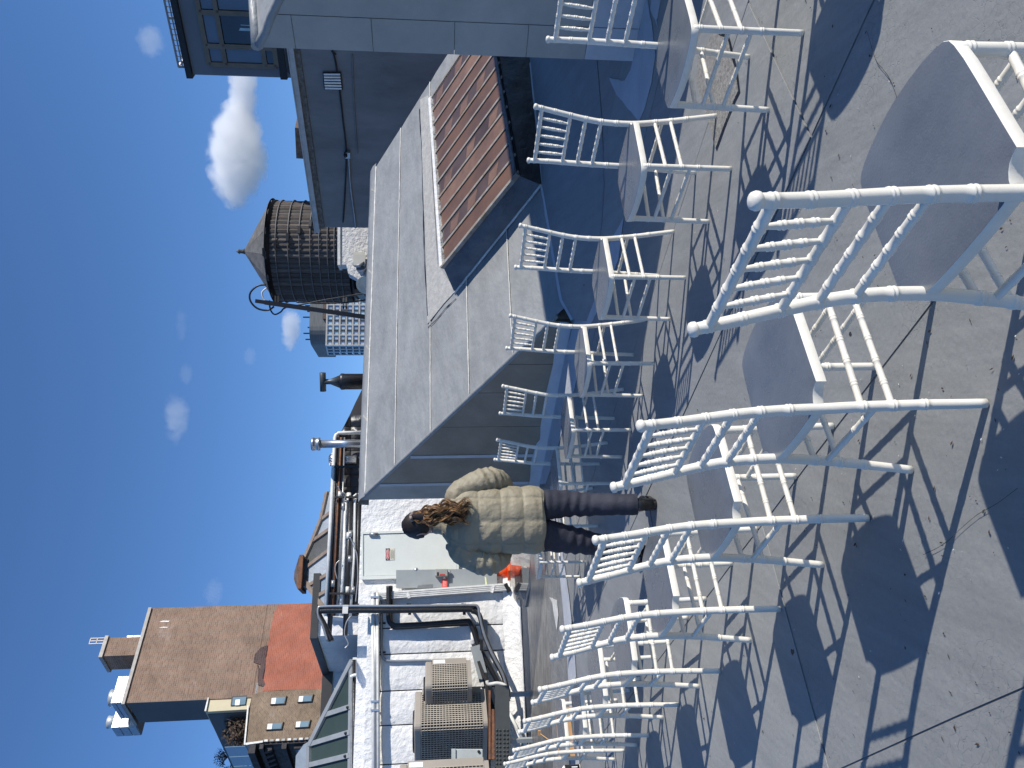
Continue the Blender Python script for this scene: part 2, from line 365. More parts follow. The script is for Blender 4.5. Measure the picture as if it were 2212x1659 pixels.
# ------------------------------------------------------------------ chairs
def ringed(path, r, ring_at, sides=14, rr=1.13, ends=1.0, step=0.02):
    """a turned bamboo-look member: path(t) for t in 0..1 by length, double rings at the distances in ring_at"""
    L = path['len']; f = path['f']; ts = set([0.0, L])
    k = 0.0
    while k < L: ts.add(round(k, 5)); k += step
    prof = {}
    for a in ring_at:
        for dx, q in ((-.0075, 1), (-.0058, rr), (-.0035, rr), (-.0012, 1.02), (.0012, 1.02), (.0035, rr), (.0058, rr), (.0075, 1)):
            if 0 <= a+dx <= L: ts.add(round(a+dx, 5)); prof[round(a+dx, 5)] = q
    ts = sorted(ts); out = []; rad = []
    for t in ts:
        if t not in prof and any(abs(t-a) < .0075 for a in ring_at): continue
        out.append(f(t/L)); base = r(t/L) if callable(r) else r; rad.append(base*prof.get(t, 1.0))
    return MB().tube(out, rad, sides)
def straight(a, b_):
    a, b_ = Vector(a), Vector(b_); return dict(len=(b_-a).length, f=lambda t: a.lerp(b_, t))
H = 0.925
# rear posts, measured: waisted at the seat, spreading above and below it
PZ = [0, .08, .157, .236, .315, .42, .514, .593, .672, .751, .829, .925]
PX = [.1925, .182, .1725, .1615, .1525, .1415, .1395, .141, .1465, .1545, .1635, .1755]
PY = [-.204, -.199, -.194, -.190, -.187, -.1855, -.188, -.194, -.205, -.220, -.235, -.2515]
def interp(z, A):
    z = min(max(z, 0), .925)
    for i in range(len(PZ)-1):
        if z <= PZ[i+1]:
            t = (z-PZ[i])/(PZ[i+1]-PZ[i]); m = lambda k: 0 if k <= 0 or k >= len(PZ)-1 else (A[k+1]-A[k-1])/(PZ[k+1]-PZ[k-1])
            m0 = m(i) if i > 0 else (A[1]-A[0])/(PZ[1]-PZ[0]); m1 = m(i+1) if i+1 < len(PZ)-1 else (A[-1]-A[-2])/(PZ[-1]-PZ[-2]); h = PZ[i+1]-PZ[i]
            return (2*t**3-3*t*t+1)*A[i] + (t**3-2*t*t+t)*h*m0 + (-2*t**3+3*t*t)*A[i+1] + (t**3-t*t)*h*m1
def post_y(z): return interp(z, PY)
def post_x(z, s): return s*interp(z, PX)
def chair_prototype():
    parts = {}
    for s in (1, -1):
        pts = [Vector((post_x(z, s), post_y(z), z)) for z in [H*i/60 for i in range(61)]]
        def f(t, pts=pts):
            k = min(59.9999, t*60); i = int(k); return pts[i].lerp(pts[i+1], k-i)
        mb = ringed(dict(len=H, f=f), lambda t: 0.0128 + 0.0022*math.sin(math.pi*min(1, t*1.02)), [.157, .236, .315, .514, .593, .672, .751, .829, .899], 16)
        top = pts[-1]; ax = (pts[-1]-pts[-3]).normalized()
        mb.lathe(top - ax*0.004, [(0.0130, 0), (0.0158, 0.003), (0.0163, 0.009), (0.0145, 0.0145), (0.009, 0.018), (0.0, 0.019)], 16, ax)
        parts.setdefault('back_post', []).append(mb.mesh('back_post'))
        a = Vector((s*0.183, 0.170, 0)); b_ = Vector((s*0.176, 0.160, 0.437))
        parts.setdefault('front_leg', []).append(ringed(straight(a, b_), lambda t: 0.0128 + .002*t, [.165, .245, .33, .41], 16).mesh('front_leg'))
    def rail(z, r=0.0098, rings=(.18, .34, .5, .66, .82)):
        a = Vector((post_x(z, 1), post_y(z), z)); b_ = Vector((post_x(z, -1), post_y(z), z)); p = straight(a, b_)
        return ringed(p, r, [p['len']*q for q in rings], 12, 1.17)
    parts['top_rail'] = [rail(0.897, .0108).mesh('top_rail')]
    parts['back_rail'] = [rail(z).mesh('back_rail') for z in (0.751, 0.672, 0.593)]
    sp = []
    for k in range(5):
        x = (k-2)*0.0505; x2 = (k-2)*.0555
        a = Vector((x, post_y(0.751), 0.751)); b_ = Vector((x2, post_y(0.897), 0.897)); p = straight(a, b_)
        sp.append(ringed(p, lambda t: 0.0043 + 0.0038*math.sin(math.pi*t)**0.8, [p['len']*q for q in (.28, .5, .72)], 10, 1.22, step=0.012).mesh('spindle'))
    parts['spindle'] = sp
    st = []
    def fl(s, z): return Vector((s*lerp(0.183, 0.176, z/.437), lerp(0.170, 0.160, z/.437), z))
    def rl(s, z): return Vector((post_x(z, s), post_y(z), z))
    for s in (1, -1):
        for z in (.245, .325):
            p = straight(rl(s, z-0.006), fl(s, z)); st.append(ringed(p, 0.0092, [p['len']*q for q in (.2, .4, .6, .8)], 10, 1.15).mesh('stretcher'))
    for z in (.205, .295):
        p = straight(fl(1, z), fl(-1, z)); st.append(ringed(p, 0.0092, [p['len']*q for q in (.2, .4, .6, .8)], 10, 1.15).mesh('stretcher'))
    p = straight(rl(1, .28), rl(-1, .28)); st.append(ringed(p, 0.0092, [p['len']*q for q in (.2, .4, .6, .8)], 10, 1.15).mesh('stretcher'))
    parts['stretcher'] = st
    # seat: shallow bow at the front, flared sides, notched round the rear posts
    half = [(0.0, .226), (.06, .222), (.11, .213), (.150, .201), (.172, .190), (.184, .176), (.189, .155), (.193, .11), (.1945, .05), (.1955, -.01), (.1965, -.07), (.1975, -.115), (.198, -.136), (.185, -.139), (.172, -.146), (.162, -.157), (.155, -.170), (.150, -.192), (.12, -.197), (.06, -.2), (0.0, -.201)]
    out = half + [(-x, y) for x, y in half[-2:0:-1]]
    mb = MB(); n = len(out)
    levels = [(0.4175, 0.98), (0.419, 0.994), (0.4215, 1.0), (0.4465, 1.0), (0.4485, 0.9945), (0.449, 0.982)]
    rows = [[Vector((x*s_, (y-0.02)*s_+0.02, z)) for x, y in out] for z, s_ in levels]
    rows.append([Vector((x*.6, (y-.02)*.6+.02, .4485)) for x, y in out]); rows.append([Vector((x*.3, (y-.02)*.3+.02, .4475)) for x, y in out])
    mb.grid(rows, smooth=True, wrap=True)
    mb.f.append(list(range(len(mb.v)-n, len(mb.v)))); mb.sm.append(True); mb.f.append(list(range(n))[::-1]); mb.sm.append(False)
    me = mb.mesh('seat')
    import bmesh as _b; bm = _b.new(); bm.from_mesh(me); _b.ops.recalc_face_normals(bm, faces=bm.faces); 
    for e in bm.edges:
        if len(e.link_faces) == 2 and e.calc_face_angle(0) > R(40): e.smooth = False
    bm.to_mesh(me); bm.free(); parts['seat'] = [me]
    for k, v in parts.items():
        for me in v:
            me.materials.append(WHITE)
            if k == 'seat':
                me.materials.append(SEAT)
                for p in me.polygons: p.material_index = 1 if (p.normal.z > .75 and p.center.z > .44) else 0
    return parts
CH_PARTS = chair_prototype()
def chair(x, y, a, label, group):
    r_ = thing('banquet_chair', label, 'chair', (x, y, 0.0065), group); r_.rotation_euler = (0, 0, -a)
    for k, v in CH_PARTS.items():
        for me in v:
            o = bpy.data.objects.new(k, me); COL.objects.link(o); o.parent = r_
    return r_
GA = 'white chairs in the row on the left'; GB = 'white chairs in the row on the right'
ord_ = ['nearest', 'second', 'third', 'fourth', 'fifth', 'sixth', 'seventh', 'eighth', 'ninth', 'tenth']
PA = [(.4128, 1.4624, 1.0238), (.0096, 2.164, .9943), (-.4033, 2.7251, .9346), (-.9046, 3.3955, .9207), (-1.3973, 4.0813, 1.01), (-1.8617, 4.7735, .983), (-2.3372, 5.4174, .9821), (-2.7845, 6.1348, .9593)]
LA = ['closest white chair, seen from behind, its feet cut off by the frame',
      'white chair just past the closest one, whole backrest and both rear feet showing',
      'white chair whose backrest overlaps the left leg of the person',
      'fourth white chair from the camera in the left row, left of the person',
      'fifth white chair from the camera in the left row, before the gutter',
      'sixth white chair from the camera in the left row',
      'seventh white chair in the left row, next to the last visible one',
      'farthest white chair of the left row, nearest the spray can']
for p, lb in zip(PA, LA): chair(*p, lb, GA)
PB = [(1.4186, 3.1387, -2.1195), (1.0915, 3.8764, -2.1222), (.6395, 4.5796, -2.1946), (.1589, 5.2261, -2.2059), (-.3226, 5.8377, -2.2347), (-.7731, 6.4297, -2.1513), (-1.24, 7.03, -2.2), (-1.70, 7.63, -2.2), (1.93, 2.40, -2.12)]
LB = ['nearest white chair of the right row, before the grey pillar and partly out of frame',
      'white chair with one foot on the bare gritty patch',
      'third white chair in the right row, below the corner of the skylight',
      'fourth white chair in the right row, in front of the low corner of the lean-to',
      'fifth white chair in the right row, before the grey side wall',
      'sixth white chair in the right row, against the pale stripes of the grey wall',
      'white chair mostly hidden behind the right side of the person',
      'farthest white chair of the right row, glimpsed between the legs of the person',
      'white chair just outside the right edge, its seat shadow falling on the deck']
for p, lb in zip(PB, LB): chair(*p, lb, GB)

# ------------------------------------------------------------------ lean-to roofs
def leanto(name, label, foot, apex, ridge_len, nseams, beadm=BEAD, cap_az=E1):
    """foot, apex: lower and upper corner of the side wall; the roof slopes from the ridge down to the foot"""
    foot, apex = Vector(foot), Vector(apex)
    t = thing(name, label, 'lean-to roof', (foot.x, foot.y, 0))
    g0 = Vector((foot.x, foot.y, 0)); g1 = Vector((apex.x, apex.y, 0))
    rd = RD*ridge_len
    # body (a little inside the sheets)
    dn = Vector((0, 0, -0.03)); inn = RD*0.03
    return t, foot, apex, rd
FOOT = Vector((0.675, 8.123, 0.213)); APEX = Vector((-1.615, 11.055, 2.504))
HYP = APEX - FOOT; HN = RD.cross(HYP).normalized()
if HN.z < 0: HN = -HN
SLOPE = Plane(FOOT, HN)
RL = 13.0
E_T = SLOPE(800, 350); E_B = SLOPE(945, 118)
lt, _, _, _ = leanto('lean_to_roof', 'silver painted sloping lean-to with the copper skylight and a grey triangular side wall', FOOT, APEX, RL, 6)
_hn = HYP.normalized()
def rend(k):
    kt = (E_T-FOOT).dot(_hn)/HYP.length; kb = (E_B-FOOT).dot(_hn)/HYP.length
    pt = (E_T-FOOT-HYP*kt); pb = (E_B-FOOT-HYP*kb); rt_ = pt.dot(RD); rb_ = pb.dot(RD)
    return rt_ + (rb_-rt_)*(kt-k)/(kt-kb)
# side wall panels
hw = Vector((HYP.x, HYP.y, 0)); hd = hw.normalized(); WN = Vector((-RD.x, -RD.y, 0)); WN = Vector((hd.y, -hd.x, 0)); 
if WN.dot(RD) > 0: WN = -WN
def sw(s, z, off=0.0): return Vector((FOOT.x, FOOT.y, 0)) + hd*s + Vector((0, 0, z)) + WN*off
SL = hw.length
def ztop(s): return FOOT.z + (APEX.z-FOOT.z)*s/SL
cuts = [0, .72, 1.25, 1.95, 2.62, 3.30, SL]
for k in range(len(cuts)-1):
    a, b_ = cuts[k]+.004, cuts[k+1]-.004
    MB().prism([sw(a, 0), sw(b_, 0), sw(b_, ztop(b_)-.03), sw(a, ztop(a)-.03)], WN*(0.012 if k < 5 else 0.016)).build('wall_panel', GREYWALL if k < 5 else GREYWALL2, lt)
for s0, zt in ((2.62, 1.78), (3.32, 2.22)):       # pale stripes painted over joints
    MB().prism([sw(s0-.035, .16, .0165), sw(s0+.035, .16, .0165), sw(s0+.03, zt, .0165), sw(s0-.03, zt, .0165)], WN*.004).build('pale_stripe', PALEPAINT, lt)
b = MB(); rows = []
for i in range(41):
    s = SL*i/40; top = .13 + .035*noise.noise(Vector((s*2, 3, 1))) + (.03 if s > 2.3 else 0); rows.append([sw(s, 0.002, .06), sw(s, .04, .03), sw(s, top, .022)])
b.grid(rows).build('painted_base', PALEPAINT, lt)
# verge roll along the sloping edge
def onh(k, off=0.0, r_=0.0): return FOOT + HYP*k + HN*off + RD*r_
b = MB(); b.tube([onh(-0.02 + 1.02*i/40, -0.012 + .004*noise.noise(Vector((i*.4, 0, 0))), 0.012) for i in range(41)], 0.03, 10).build('verge_roll', LIGHTROOF, lt)
dn = Vector((0, 0, -.03)); inn = RD*.03
r1, r0b = rend(1), rend(0)
bb = MB(); f0, f1, f2, f3 = Vector((FOOT.x, FOOT.y, 0))+inn, FOOT+inn+dn, APEX+inn+dn, Vector((APEX.x, APEX.y, 0))+inn
h0, h1, h2, h3 = Vector((FOOT.x, FOOT.y, 0))+RD*(r0b-.02), FOOT+RD*(r0b-.02)+dn, APEX+RD*(r1-.02)+dn, Vector((APEX.x, APEX.y, 0))+RD*(r1-.02)
for q in ((f0, f1, f2, f3), (h3, h2, h1, h0), (f1, h1, h2, f2), (f2, h2, h3, f3), (f0, h0, h1, f1)): bb.poly(q)
bb.build('body', GREYWALL, lt)
# courses of membrane up the slope; seam positions measured in the photograph
kk = [SLOPE(x, y) for x, y in ((1116, 800), (1014.6, 854), (931, 933), (853, 1002))]
ks = [(p-FOOT).dot(HYP.normalized())/HYP.length for p in kk]
levels = [-0.06] + ks + [1.0]
import functools
for i in range(len(levels)-1):
    a, b_ = levels[i], levels[i+1]
    nx = 30; rows = []
    for q in range(5):
        k = lerp(a, b_ + 0.012, q/4); rows.append([onh(k, (0.010 if q < 4 else 0.0) - 0.006*(q == 0)*0 + .006*noise.noise(Vector((j*.7, k*9, i))), rend(k)*j/nx) for j in range(nx+1)])
    b = MB().grid(rows, smooth=True); ob = b.build('membrane_course', LIGHTROOF, lt)
    bd = MB(); pts = [onh(a + 0.0015*noise.noise(Vector((j*.9, i*3, 5))), .012, rend(a)*j/90) for j in range(91)]
    if i: bd.tube(pts, [0.006 + 0.005*abs(noise.noise(Vector((j*1.7, i, 1)))) for j in range(91)], 6).build('sealant_bead', BEAD, lt)
# ridge cap roll
rows = []
for j in range(60):
    r0 = (rend(1)+.1)*j/59 - .02; wv = .006*noise.noise(Vector((r0*2.2, 1, 1)))
    rows.append([APEX + RD*r0 + v for v in (HYP.normalized()*-.14 + HN*.014, HYP.normalized()*-.05 + HN*(.03+wv), hd*.05 + Vector((0, 0, .045+wv)), hd*.12 + Vector((0, 0, .02)), hd*.14 + Vector((0, 0, -.1)))])
MB().grid(rows).build('ridge_cap', LIGHTROOF, lt)
bd = MB(); pts = [APEX + RD*(rend(1)*j/90) + HYP.normalized()*(-.145 + .006*noise.noise(Vector((j*.5, 2, 2)))) + HN*.014 for j in range(91)]
bd.tube(pts, [0.010 + 0.008*abs(noise.noise(Vector((j*1.3, 4, 1)))) for j in range(91)], 6).build('sealant_bead', BEAD, lt)
for x in [q for q in (1.1, 2.25, 3.6, 5.2, 6.6) if q < rend(1)-.3]:      # cross laps in the ridge cap
    MB().prism([APEX + RD*x + HYP.normalized()*-.14 + HN*.0165, APEX + RD*(x+.12) + HYP.normalized()*-.05 + HN*.036, APEX + RD*(x+.155) + HYP.normalized()*-.05 + HN*.036, APEX + RD*(x+.03) + HYP.normalized()*-.14 + HN*.0165], HN*.003).build('cap_lap', GREYWALL2, lt)

# ------------------------------------------------------------------ skylight on the lean-to
sk = thing('skylight', 'copper tinted skylight with rusty glazing bars set in the silver lean-to roof', 'skylight', SLOPE(1060, 400))
RH = 0.30
def TP(x, y, off=RH): return SLOPE(x, y, off)
g_tl, g_tr, g_bl, g_br = TP(956, 572), TP(931, 212), TP(1115, 376), TP(1068, 60)
dn_tr = TP(931, 212) + (g_bl-g_tl)*0.93
g_br = dn_tr
base = [SLOPE(983, 634, .012), SLOPE(925, 205, .012), None, None]
bl0 = SLOPE(1172, 402, .0); d_ = (g_br - g_bl)
lowl = bl0; lowr = bl0 + d_*1.02
def quad(mb, a, b_, c, d, **k): return mb.poly([a, b_, c, d], **k)
def softface(a, b_, c, d, name, m, amp=.015, nx=24, ny=8, out=None):
    nn = (b_-a).cross(d-a).normalized(); rows = []
    if nn.dot(CAM - a) < 0: nn = -nn
    for i in range(ny+1):
        v = i/ny; row = []
        for j in range(nx+1):
            u = j/nx; p = lerp(lerp(a, b_, u), lerp(d, c, u), v)
            e = math.sin(math.pi*v)*math.sin(math.pi*min(1, u*1.0)); row.append(p + nn*(.004 + amp*e*(1.0 + noise.noise(Vector((p.x*4, p.y*4, p.z*5)))*1.3)))
        rows.append(row)
    return MB().grid(rows).build(name, m, sk)
hdn = HYP.normalized()
fr_o = .05
foot_pix = [(1238, 690), (1214, 647), (1200, 570), (1187, 490), (1171, 400), (1160, 260), (1146, 135), (1135, 40)]
fl_ = [SLOPE(x, y, .02) for x, y in foot_pix]
softface(fl_[4], base[0], g_tl + HN*.0, g_bl, 'side_flashing', FLASH, .03)
softface(fl_[4], fl_[7], g_br + (g_br-g_bl)*.25, g_bl, 'lower_flashing', RUBBER, .035, 50)
MB().tube([lerp(fl_[4], base[0], i/30)+HN*.012+RD*.01*noise.noise(Vector((i*.5, 0, 3))) for i in range(31)], .016, 6).build('sealant_bead', BEAD, sk)
MB().tube([lerp(g_bl, g_br, i/30)+HN*(.012+.006*noise.noise(Vector((i*.5, 0, 3)))) for i in range(31)], .022, 8).build('rubber_roll', FLASH, sk)
# cricket: the deck sheet rises to meet the slope along the foot line
rows = []
gp = [(1300, 700), (1290, 640), (1290, 560), (1300, 480), (1305, 400), (1300, 260), (1290, 135), (1280, 40)]
cr = MB()
rows = [[p + HN*.004 for p in fl_], [lerp(p, W0(x, y, .008), .5) + Vector((0, 0, -.02)) for p, (x, y) in zip(fl_, gp)], [W0(x, y, .0085) for x, y in gp]]
cr.grid(rows, smooth=True).build('cricket_sheet', SHADES[3], lt)
for i in range(len(fl_)-2):
    q = [lerp(fl_[i], fl_[i+1], k/6) + HN*.007 for k in range(7)]
    MB().grid([[p + HYP.normalized()*(.028+.01*noise.noise(p*5)) for p in q], [p - HYP.normalized()*(.03+.012*noise.noise(p*6)) for p in q]]).build('sealant_band', PALEPAINT, lt)
softface(base[0], SLOPE(925, 205, .012), TP(931, 212, RH), g_tl, 'upper_curb', GREYWALL2, .004)
# cement band above the glass
cb = [SLOPE(908, 215, .014), SLOPE(915, 420, .014), SLOPE(921, 560, .014), SLOPE(924, 700, .014), SLOPE(960, 655, .014), SLOPE(985, 628, .014), SLOPE(946, 572, .014), SLOPE(934, 380, .014), SLOPE(927, 205, .014)]
MB().prism(cb, HN*.006).build('cement_band', CONC, sk)
def sline(pts, w_, m, name, off=.02):
    L = []; Rr = []
    P3 = [SLOPE(*p, off) for p in pts]
    for i in range(len(P3)-1):
        for k in range(6):
            c = lerp(P3[i], P3[i+1], k/6); d = (P3[i+1]-P3[i]).normalized(); s_ = HN.cross(d); c = c + s_*noise.noise(c*5)*.02; ww = w_*(.3 + 1.3*abs(noise.noise(c*7)))
            L.append(c+s_*ww); Rr.append(c-s_*ww)
    MB().grid([L, Rr], smooth=False).build(name, m, sk)
sline([(906, 235), (911, 330), (914, 450), (917, 560), (925, 708)], .014, TAR, 'tar_joint'); sline([(925, 708), (962, 668), (990, 640)], .012, TAR, 'tar_joint')
# glass bed, panes and bars
GLASS = mat('bronze_film_glass', (0.20, 0.11, 0.07), 0.16, var=(1.7, 0.22), col2=(0.10, 0.062, 0.05), spec=0.35, bump=[(2, .004)])
GLASS2 = mat('bronze_film_glass_pale', (0.27, 0.16, 0.11), 0.22, var=(2.6, 0.22), col2=(0.14, 0.085, 0.065), spec=0.35, bump=[(2, .004)])
GLASS3 = mat('bronze_film_glass_brown', (0.11, 0.075, 0.065), 0.14, var=(2, 0.2), spec=0.4, bump=[(2, .004)])
dl = hdn*-1
def G(u, v, off=0.0): return lerp(lerp(g_tl, g_tr, u), lerp(g_bl, g_br, u), v) + HN*off
NP = 11
MB().prism([G(0, 0, -.04), G(1, 0, -.04), G(1, 1, -.04), G(0, 1, -.04)], HN*.02).build('curb_bed', DARKSTEEL, sk)
for i in range(NP):
    u0, u1 = (i+.06)/NP, (i+.94)/NP
    ob = MB().prism([G(u0, .03, -.012), G(u1, .03, -.012), G(u1, .985, -.012), G(u0, .985, -.012)], HN*.006).build('pane', [GLASS, GLASS3, GLASS, GLASS2, GLASS3, GLASS][i % 6], sk)  # alternating tones put shade and orange reflection into the glass colour
    if i % 3 == 1:
        for q in range(3):
            a = .12 + .3*q + .05*math.sin(i*3+q); uu = lerp(u0, u1, .15); ux = lerp(u0, u1, .8)
            MB().poly([G(uu, a, -.0045), G(ux, a+.03, -.0045), G(ux, a+.16, -.0045), G(uu, a+.11, -.0045)]).build('pale_reflection_patch', GLASS2, sk)  # lighter patch, a reflection painted on the pane
GB_ = mat('weathered_glazing_bar', (0.34, 0.35, 0.35), 0.6, 0.0, var=(9, 0.25), col2=(0.20, 0.14, 0.08), bump=[(40, .003)])
for i in range(NP+1):
    u = i/NP; ob = MB().bar(G(u, .0, .002), G(u, 1.03, .002), .034, .012, HN).build('glazing_bar', GB_, sk)
    MB().lathe(G(u, .985, .010), [(0, 0.012), (.012, .01), (.016, 0), (.016, -.004)], 8, HN).build('bolt', DARKSTEEL, ob)
MB().bar(G(-.005, -.005, .0), G(1.005, -.005, .0), .06, .05, HN).build('head_bar', SMOOTHWHITE, sk)
MB().bar(G(-.01, -.01, .0), G(-.01, 1.02, .0), .035, .05, HN).build('edge_bar', GB_, sk)
MB().bar(G(0, 1.012, -.02), G(1, 1.012, -.02), .03, .03, HN).build('sill_bar', DARKSTEEL, sk)

# ------------------------------------------------------------------ near lean-to (right edge)
A2_ = Vector((2.349, 5.493, 2.667)); hd2 = azv(142.0); F2 = A2_ + hd2*4.1 + Vector((0, 0, -2.45))
t2 = thing('lean_to_roof', 'tall grey shaded lean-to wall at the right edge beside the nearest chairs', 'lean-to roof', (A2_.x, A2_.y, 0))
RD2 = azv(66) + Vector((0, 0, .13))  # ridge climbs out of view, shaped so its shadow reaches the skylight flashing
PL2 = vplane(A2_, 142.0)
g0 = Vector((A2_.x, A2_.y, 0)); g1 = Vector((F2.x, F2.y, 0)); dn = Vector((0, 0, -.03)); o_ = azv(66)*.03
MB().prism([g0+o_-hd2*-.01, A2_+o_+dn, F2+o_+dn, g1+o_], RD2*9).build('body', GREYWALL2, t2)
hyp2 = (F2-A2_); WN2 = Vector((hd2.y, -hd2.x, 0)); 
if WN2.dot(RD2) > 0: WN2 = -WN2
L2 = 4.1
def z2(s): return A2_.z - 2.45*s/L2
def s2(s, z, off=0.0): return g0 + hd2*s + Vector((0, 0, z)) + WN2*off
# narrow panels at the corner, wide sheets beyond, one lower painted zone
jz = [0] + [PL2(x, y).z for x, y in ((1260, 139), (1135, 131), (981, 123), (807, 115), (640, 108))] + [2.66]
sj = (PL2(983, 46) - Vector((A2_.x, A2_.y, PL2(983, 46).z))).length
for k in range(6):
    a, b_ = jz[k]+.002, jz[k+1]-.002
    m = PALEPAINT if k == 0 else GREYWALL2
    MB().prism([s2(0, a), s2(sj, a), s2(sj, min(b_, z2(sj)-.03)), s2(0, min(b_, z2(0)-.03))], WN2*.010).build('corner_panel', m, t2)
for s0, s1 in ((sj+.005, 1.5), (1.505, 2.8), (2.805, 4.05)):
    zt = jz[1]
    if s0 < 1.2: MB().prism([s2(s0, 0), s2(.95, 0), s2(.93, zt), s2(s0, zt)], WN2*.008).build('pale_paint_patch', PALEPAINT, t2)
    st = [(s0, (zt+.004) if s0 < 1.2 else 0.0), (s1, 0.0 if s0 > 1.2 else zt), (s1, z2(s1)-.03), (s0, z2(s0)-.03)]
    MB().prism([s2(*q) for q in st], WN2*.008).build('wall_panel', GREYWALL2, t2)
MB().prism([s2(.955, 0), s2(1.5, 0), s2(1.5, jz[1]-.002), s2(.935, jz[1]-.002)], WN2*.008).build('wall_panel', GREYWALL2, t2)
MB().tube([A2_ + hyp2*(i/40) + Vector((0, 0, -.012)) + RD2*.01 + Vector((0, 0, .01))*noise.noise(Vector((i*.6, 0, 9))) for i in range(41)], .034, 10).build('verge_roll', LIGHTROOF, t2)
MB().prism([A2_+o_*.0, F2, F2+RD2*9, A2_+RD2*9], Vector((0, 0, -.025))).build('roof_sheet', LIGHTROOF, t2)
MB().tube([A2_+RD2*(9*i/30) for i in range(31)], .04, 8).build('ridge_cap', LIGHTROOF, t2)
# ------------------------------------------------------------------ dark shaded penthouse wall behind the lean-to
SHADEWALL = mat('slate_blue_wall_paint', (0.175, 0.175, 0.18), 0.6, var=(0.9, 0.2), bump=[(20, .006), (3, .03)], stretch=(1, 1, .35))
BRICKDARK = mat('painted_old_brick', (0.16, 0.15, 0.14), 0.8, var=(9, 0.35), bump=[(14, .03)])
P1 = vplane(WY(685, 495, 22.5), -41)
pd = azv(-41); pin = Vector((math.cos(R(41)), math.sin(R(41)), 0))
if pin.dot(P1.n) > 0: pin = -pin
pw = thing('penthouse', 'slate blue shaded penthouse wall behind the skylight with a small louvred vent', 'building', (P1(685, 495).x, P1(685, 495).y, 0))
farb, nearb = P1(685, 495), P1(622, 40)
topz = farb.z
def pz(p, z): return Vector((p.x, p.y, z))
end_ = P1(800, 492); a0 = pz(farb, 0); far0 = pz(end_, 0)
near0 = pz(P1(628, 100), 0) + azv(139)*3.0
tz = topz - .22
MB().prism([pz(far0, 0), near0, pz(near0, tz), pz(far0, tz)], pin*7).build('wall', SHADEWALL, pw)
fA, fB = pz(far0, tz), pz(near0, tz)
MB().prism([v + P1.n*.05 for v in (fA, fB, pz(fB, topz-.09), pz(fA, topz-.09))], pin*7.05).build('brick_course', BRICKDARK, pw)
MB().prism([v + P1.n*.14 + azv(-41)*q for v, q in ((pz(fA, topz-.088), .1), (pz(fB, topz-.088), 0), (pz(fB, topz+.03), 0), (pz(fA, topz+.03), .1))], pin*7.2).build('cornice', mat('pale_stone_coping', (.42, .43, .43), .6), pw)
MB().prism([v + P1.n*.16 + azv(-41)*q for v, q in ((pz(fA, topz+.032), .12), (pz(fB, topz+.032), 0), (pz(fB, topz+.06), 0), (pz(fA, topz+.06), .12))], pin*7.2).build('coping_edge', mat('pale_stone_coping', (.42, .43, .43), .6), pw)
# louvred vent
v0 = [P1(700, 192, .03), P1(741, 193, .03), P1(737, 155, .03), P1(697, 155, .03)]
vt = MB().prism(v0, P1.n*.02).build('vent_frame', DARKSTEEL, pw)
for i in range(6):
    f = (i+.6)/6.2; a = lerp(v0[0], v0[3], f); b_ = lerp(v0[1], v0[2], f)
    MB().bar(lerp(a, b_, .06)+P1.n*.045, lerp(a, b_, .94)+P1.n*.045, .04, .02, P1.n).build('louvre', CONDUIT, vt)
def cable(pts, r_, name, m, parent, sides=6, sub=6):
    out = []
    n = len(pts)
    for i in range(n-1):
        p0, p1, p2, p3 = pts[max(i-1, 0)], pts[i], pts[i+1], pts[min(i+2, n-1)]
        for k in range(sub):
            t = k/sub; out.append(0.5*((2*p1) + (p2-p0)*t + (2*p0-5*p1+4*p2-p3)*t*t + (3*p1-p0-3*p2+p3)*t**3))
    out.append(pts[-1]); return MB().tube(out, r_, sides).build(name, m, parent)
cable([P1(x, y, .05) for x, y in ((714, 98), (724, 130), (733, 190), (741, 260), (748, 330), (745, 420), (741, 480))], .022, 'cable', DARKSTEEL, pw)
cable([P1(x, y, .05) for x, y in ((716, 110), (726, 118))], .018, 'cable', DARKSTEEL, pw)
cable([P1(x, y, .05) for x, y in ((753, 335), (757, 400), (766, 470), (768, 492))], .028, 'conduit', GREYPIPE, pw)
MB().prism([P1(747, 326, .03), P1(757, 326, .03), P1(757, 338, .03), P1(747, 338, .03)], P1.n*.1).build('junction_box', GREYPIPE, pw)
MB().lathe(P1(747, 331, .05), [(0.05, 0), (.05, .12), (.03, .16), (0, .16)], 12, P1.n).build('floodlight', DARKSTEEL, pw)
cable([P1(x, y, .02) for x, y in ((761, 118), (764, 200), (768, 270), (772, 330))], .02, 'seam_ridge', SHADEWALL, pw)
# small brown chimney and dark parapet pieces on top of the penthouse
BROWNST = mat('brown_stone', (0.15, 0.105, 0.08), 0.85, var=(6, .3), bump=[(20, .02)])
c0 = P1(652, 310) ; P1b = Plane(P1(660, 300) - P1.n*2.5, P1.n)
cq = [P1b(655, 343), P1b(640, 342), P1b(637, 276), P1b(652, 277)]
ch_ = MB().prism(cq, -P1.n*.8).build('chimney', BROWNST, pw)
q = [P1b(640, 302, -.02), P1b(655, 302, -.02)]
for yy in ((110, 40), (140, 110), (200, 150), (240, 205)): pass
dkp = MB().prism([P1b(646, 205), P1b(632, 165), P1b(619, 155), P1b(612, 60), P1b(640, 60)], -P1.n*1.0).build('dark_parapet', DARKSTEEL, pw)

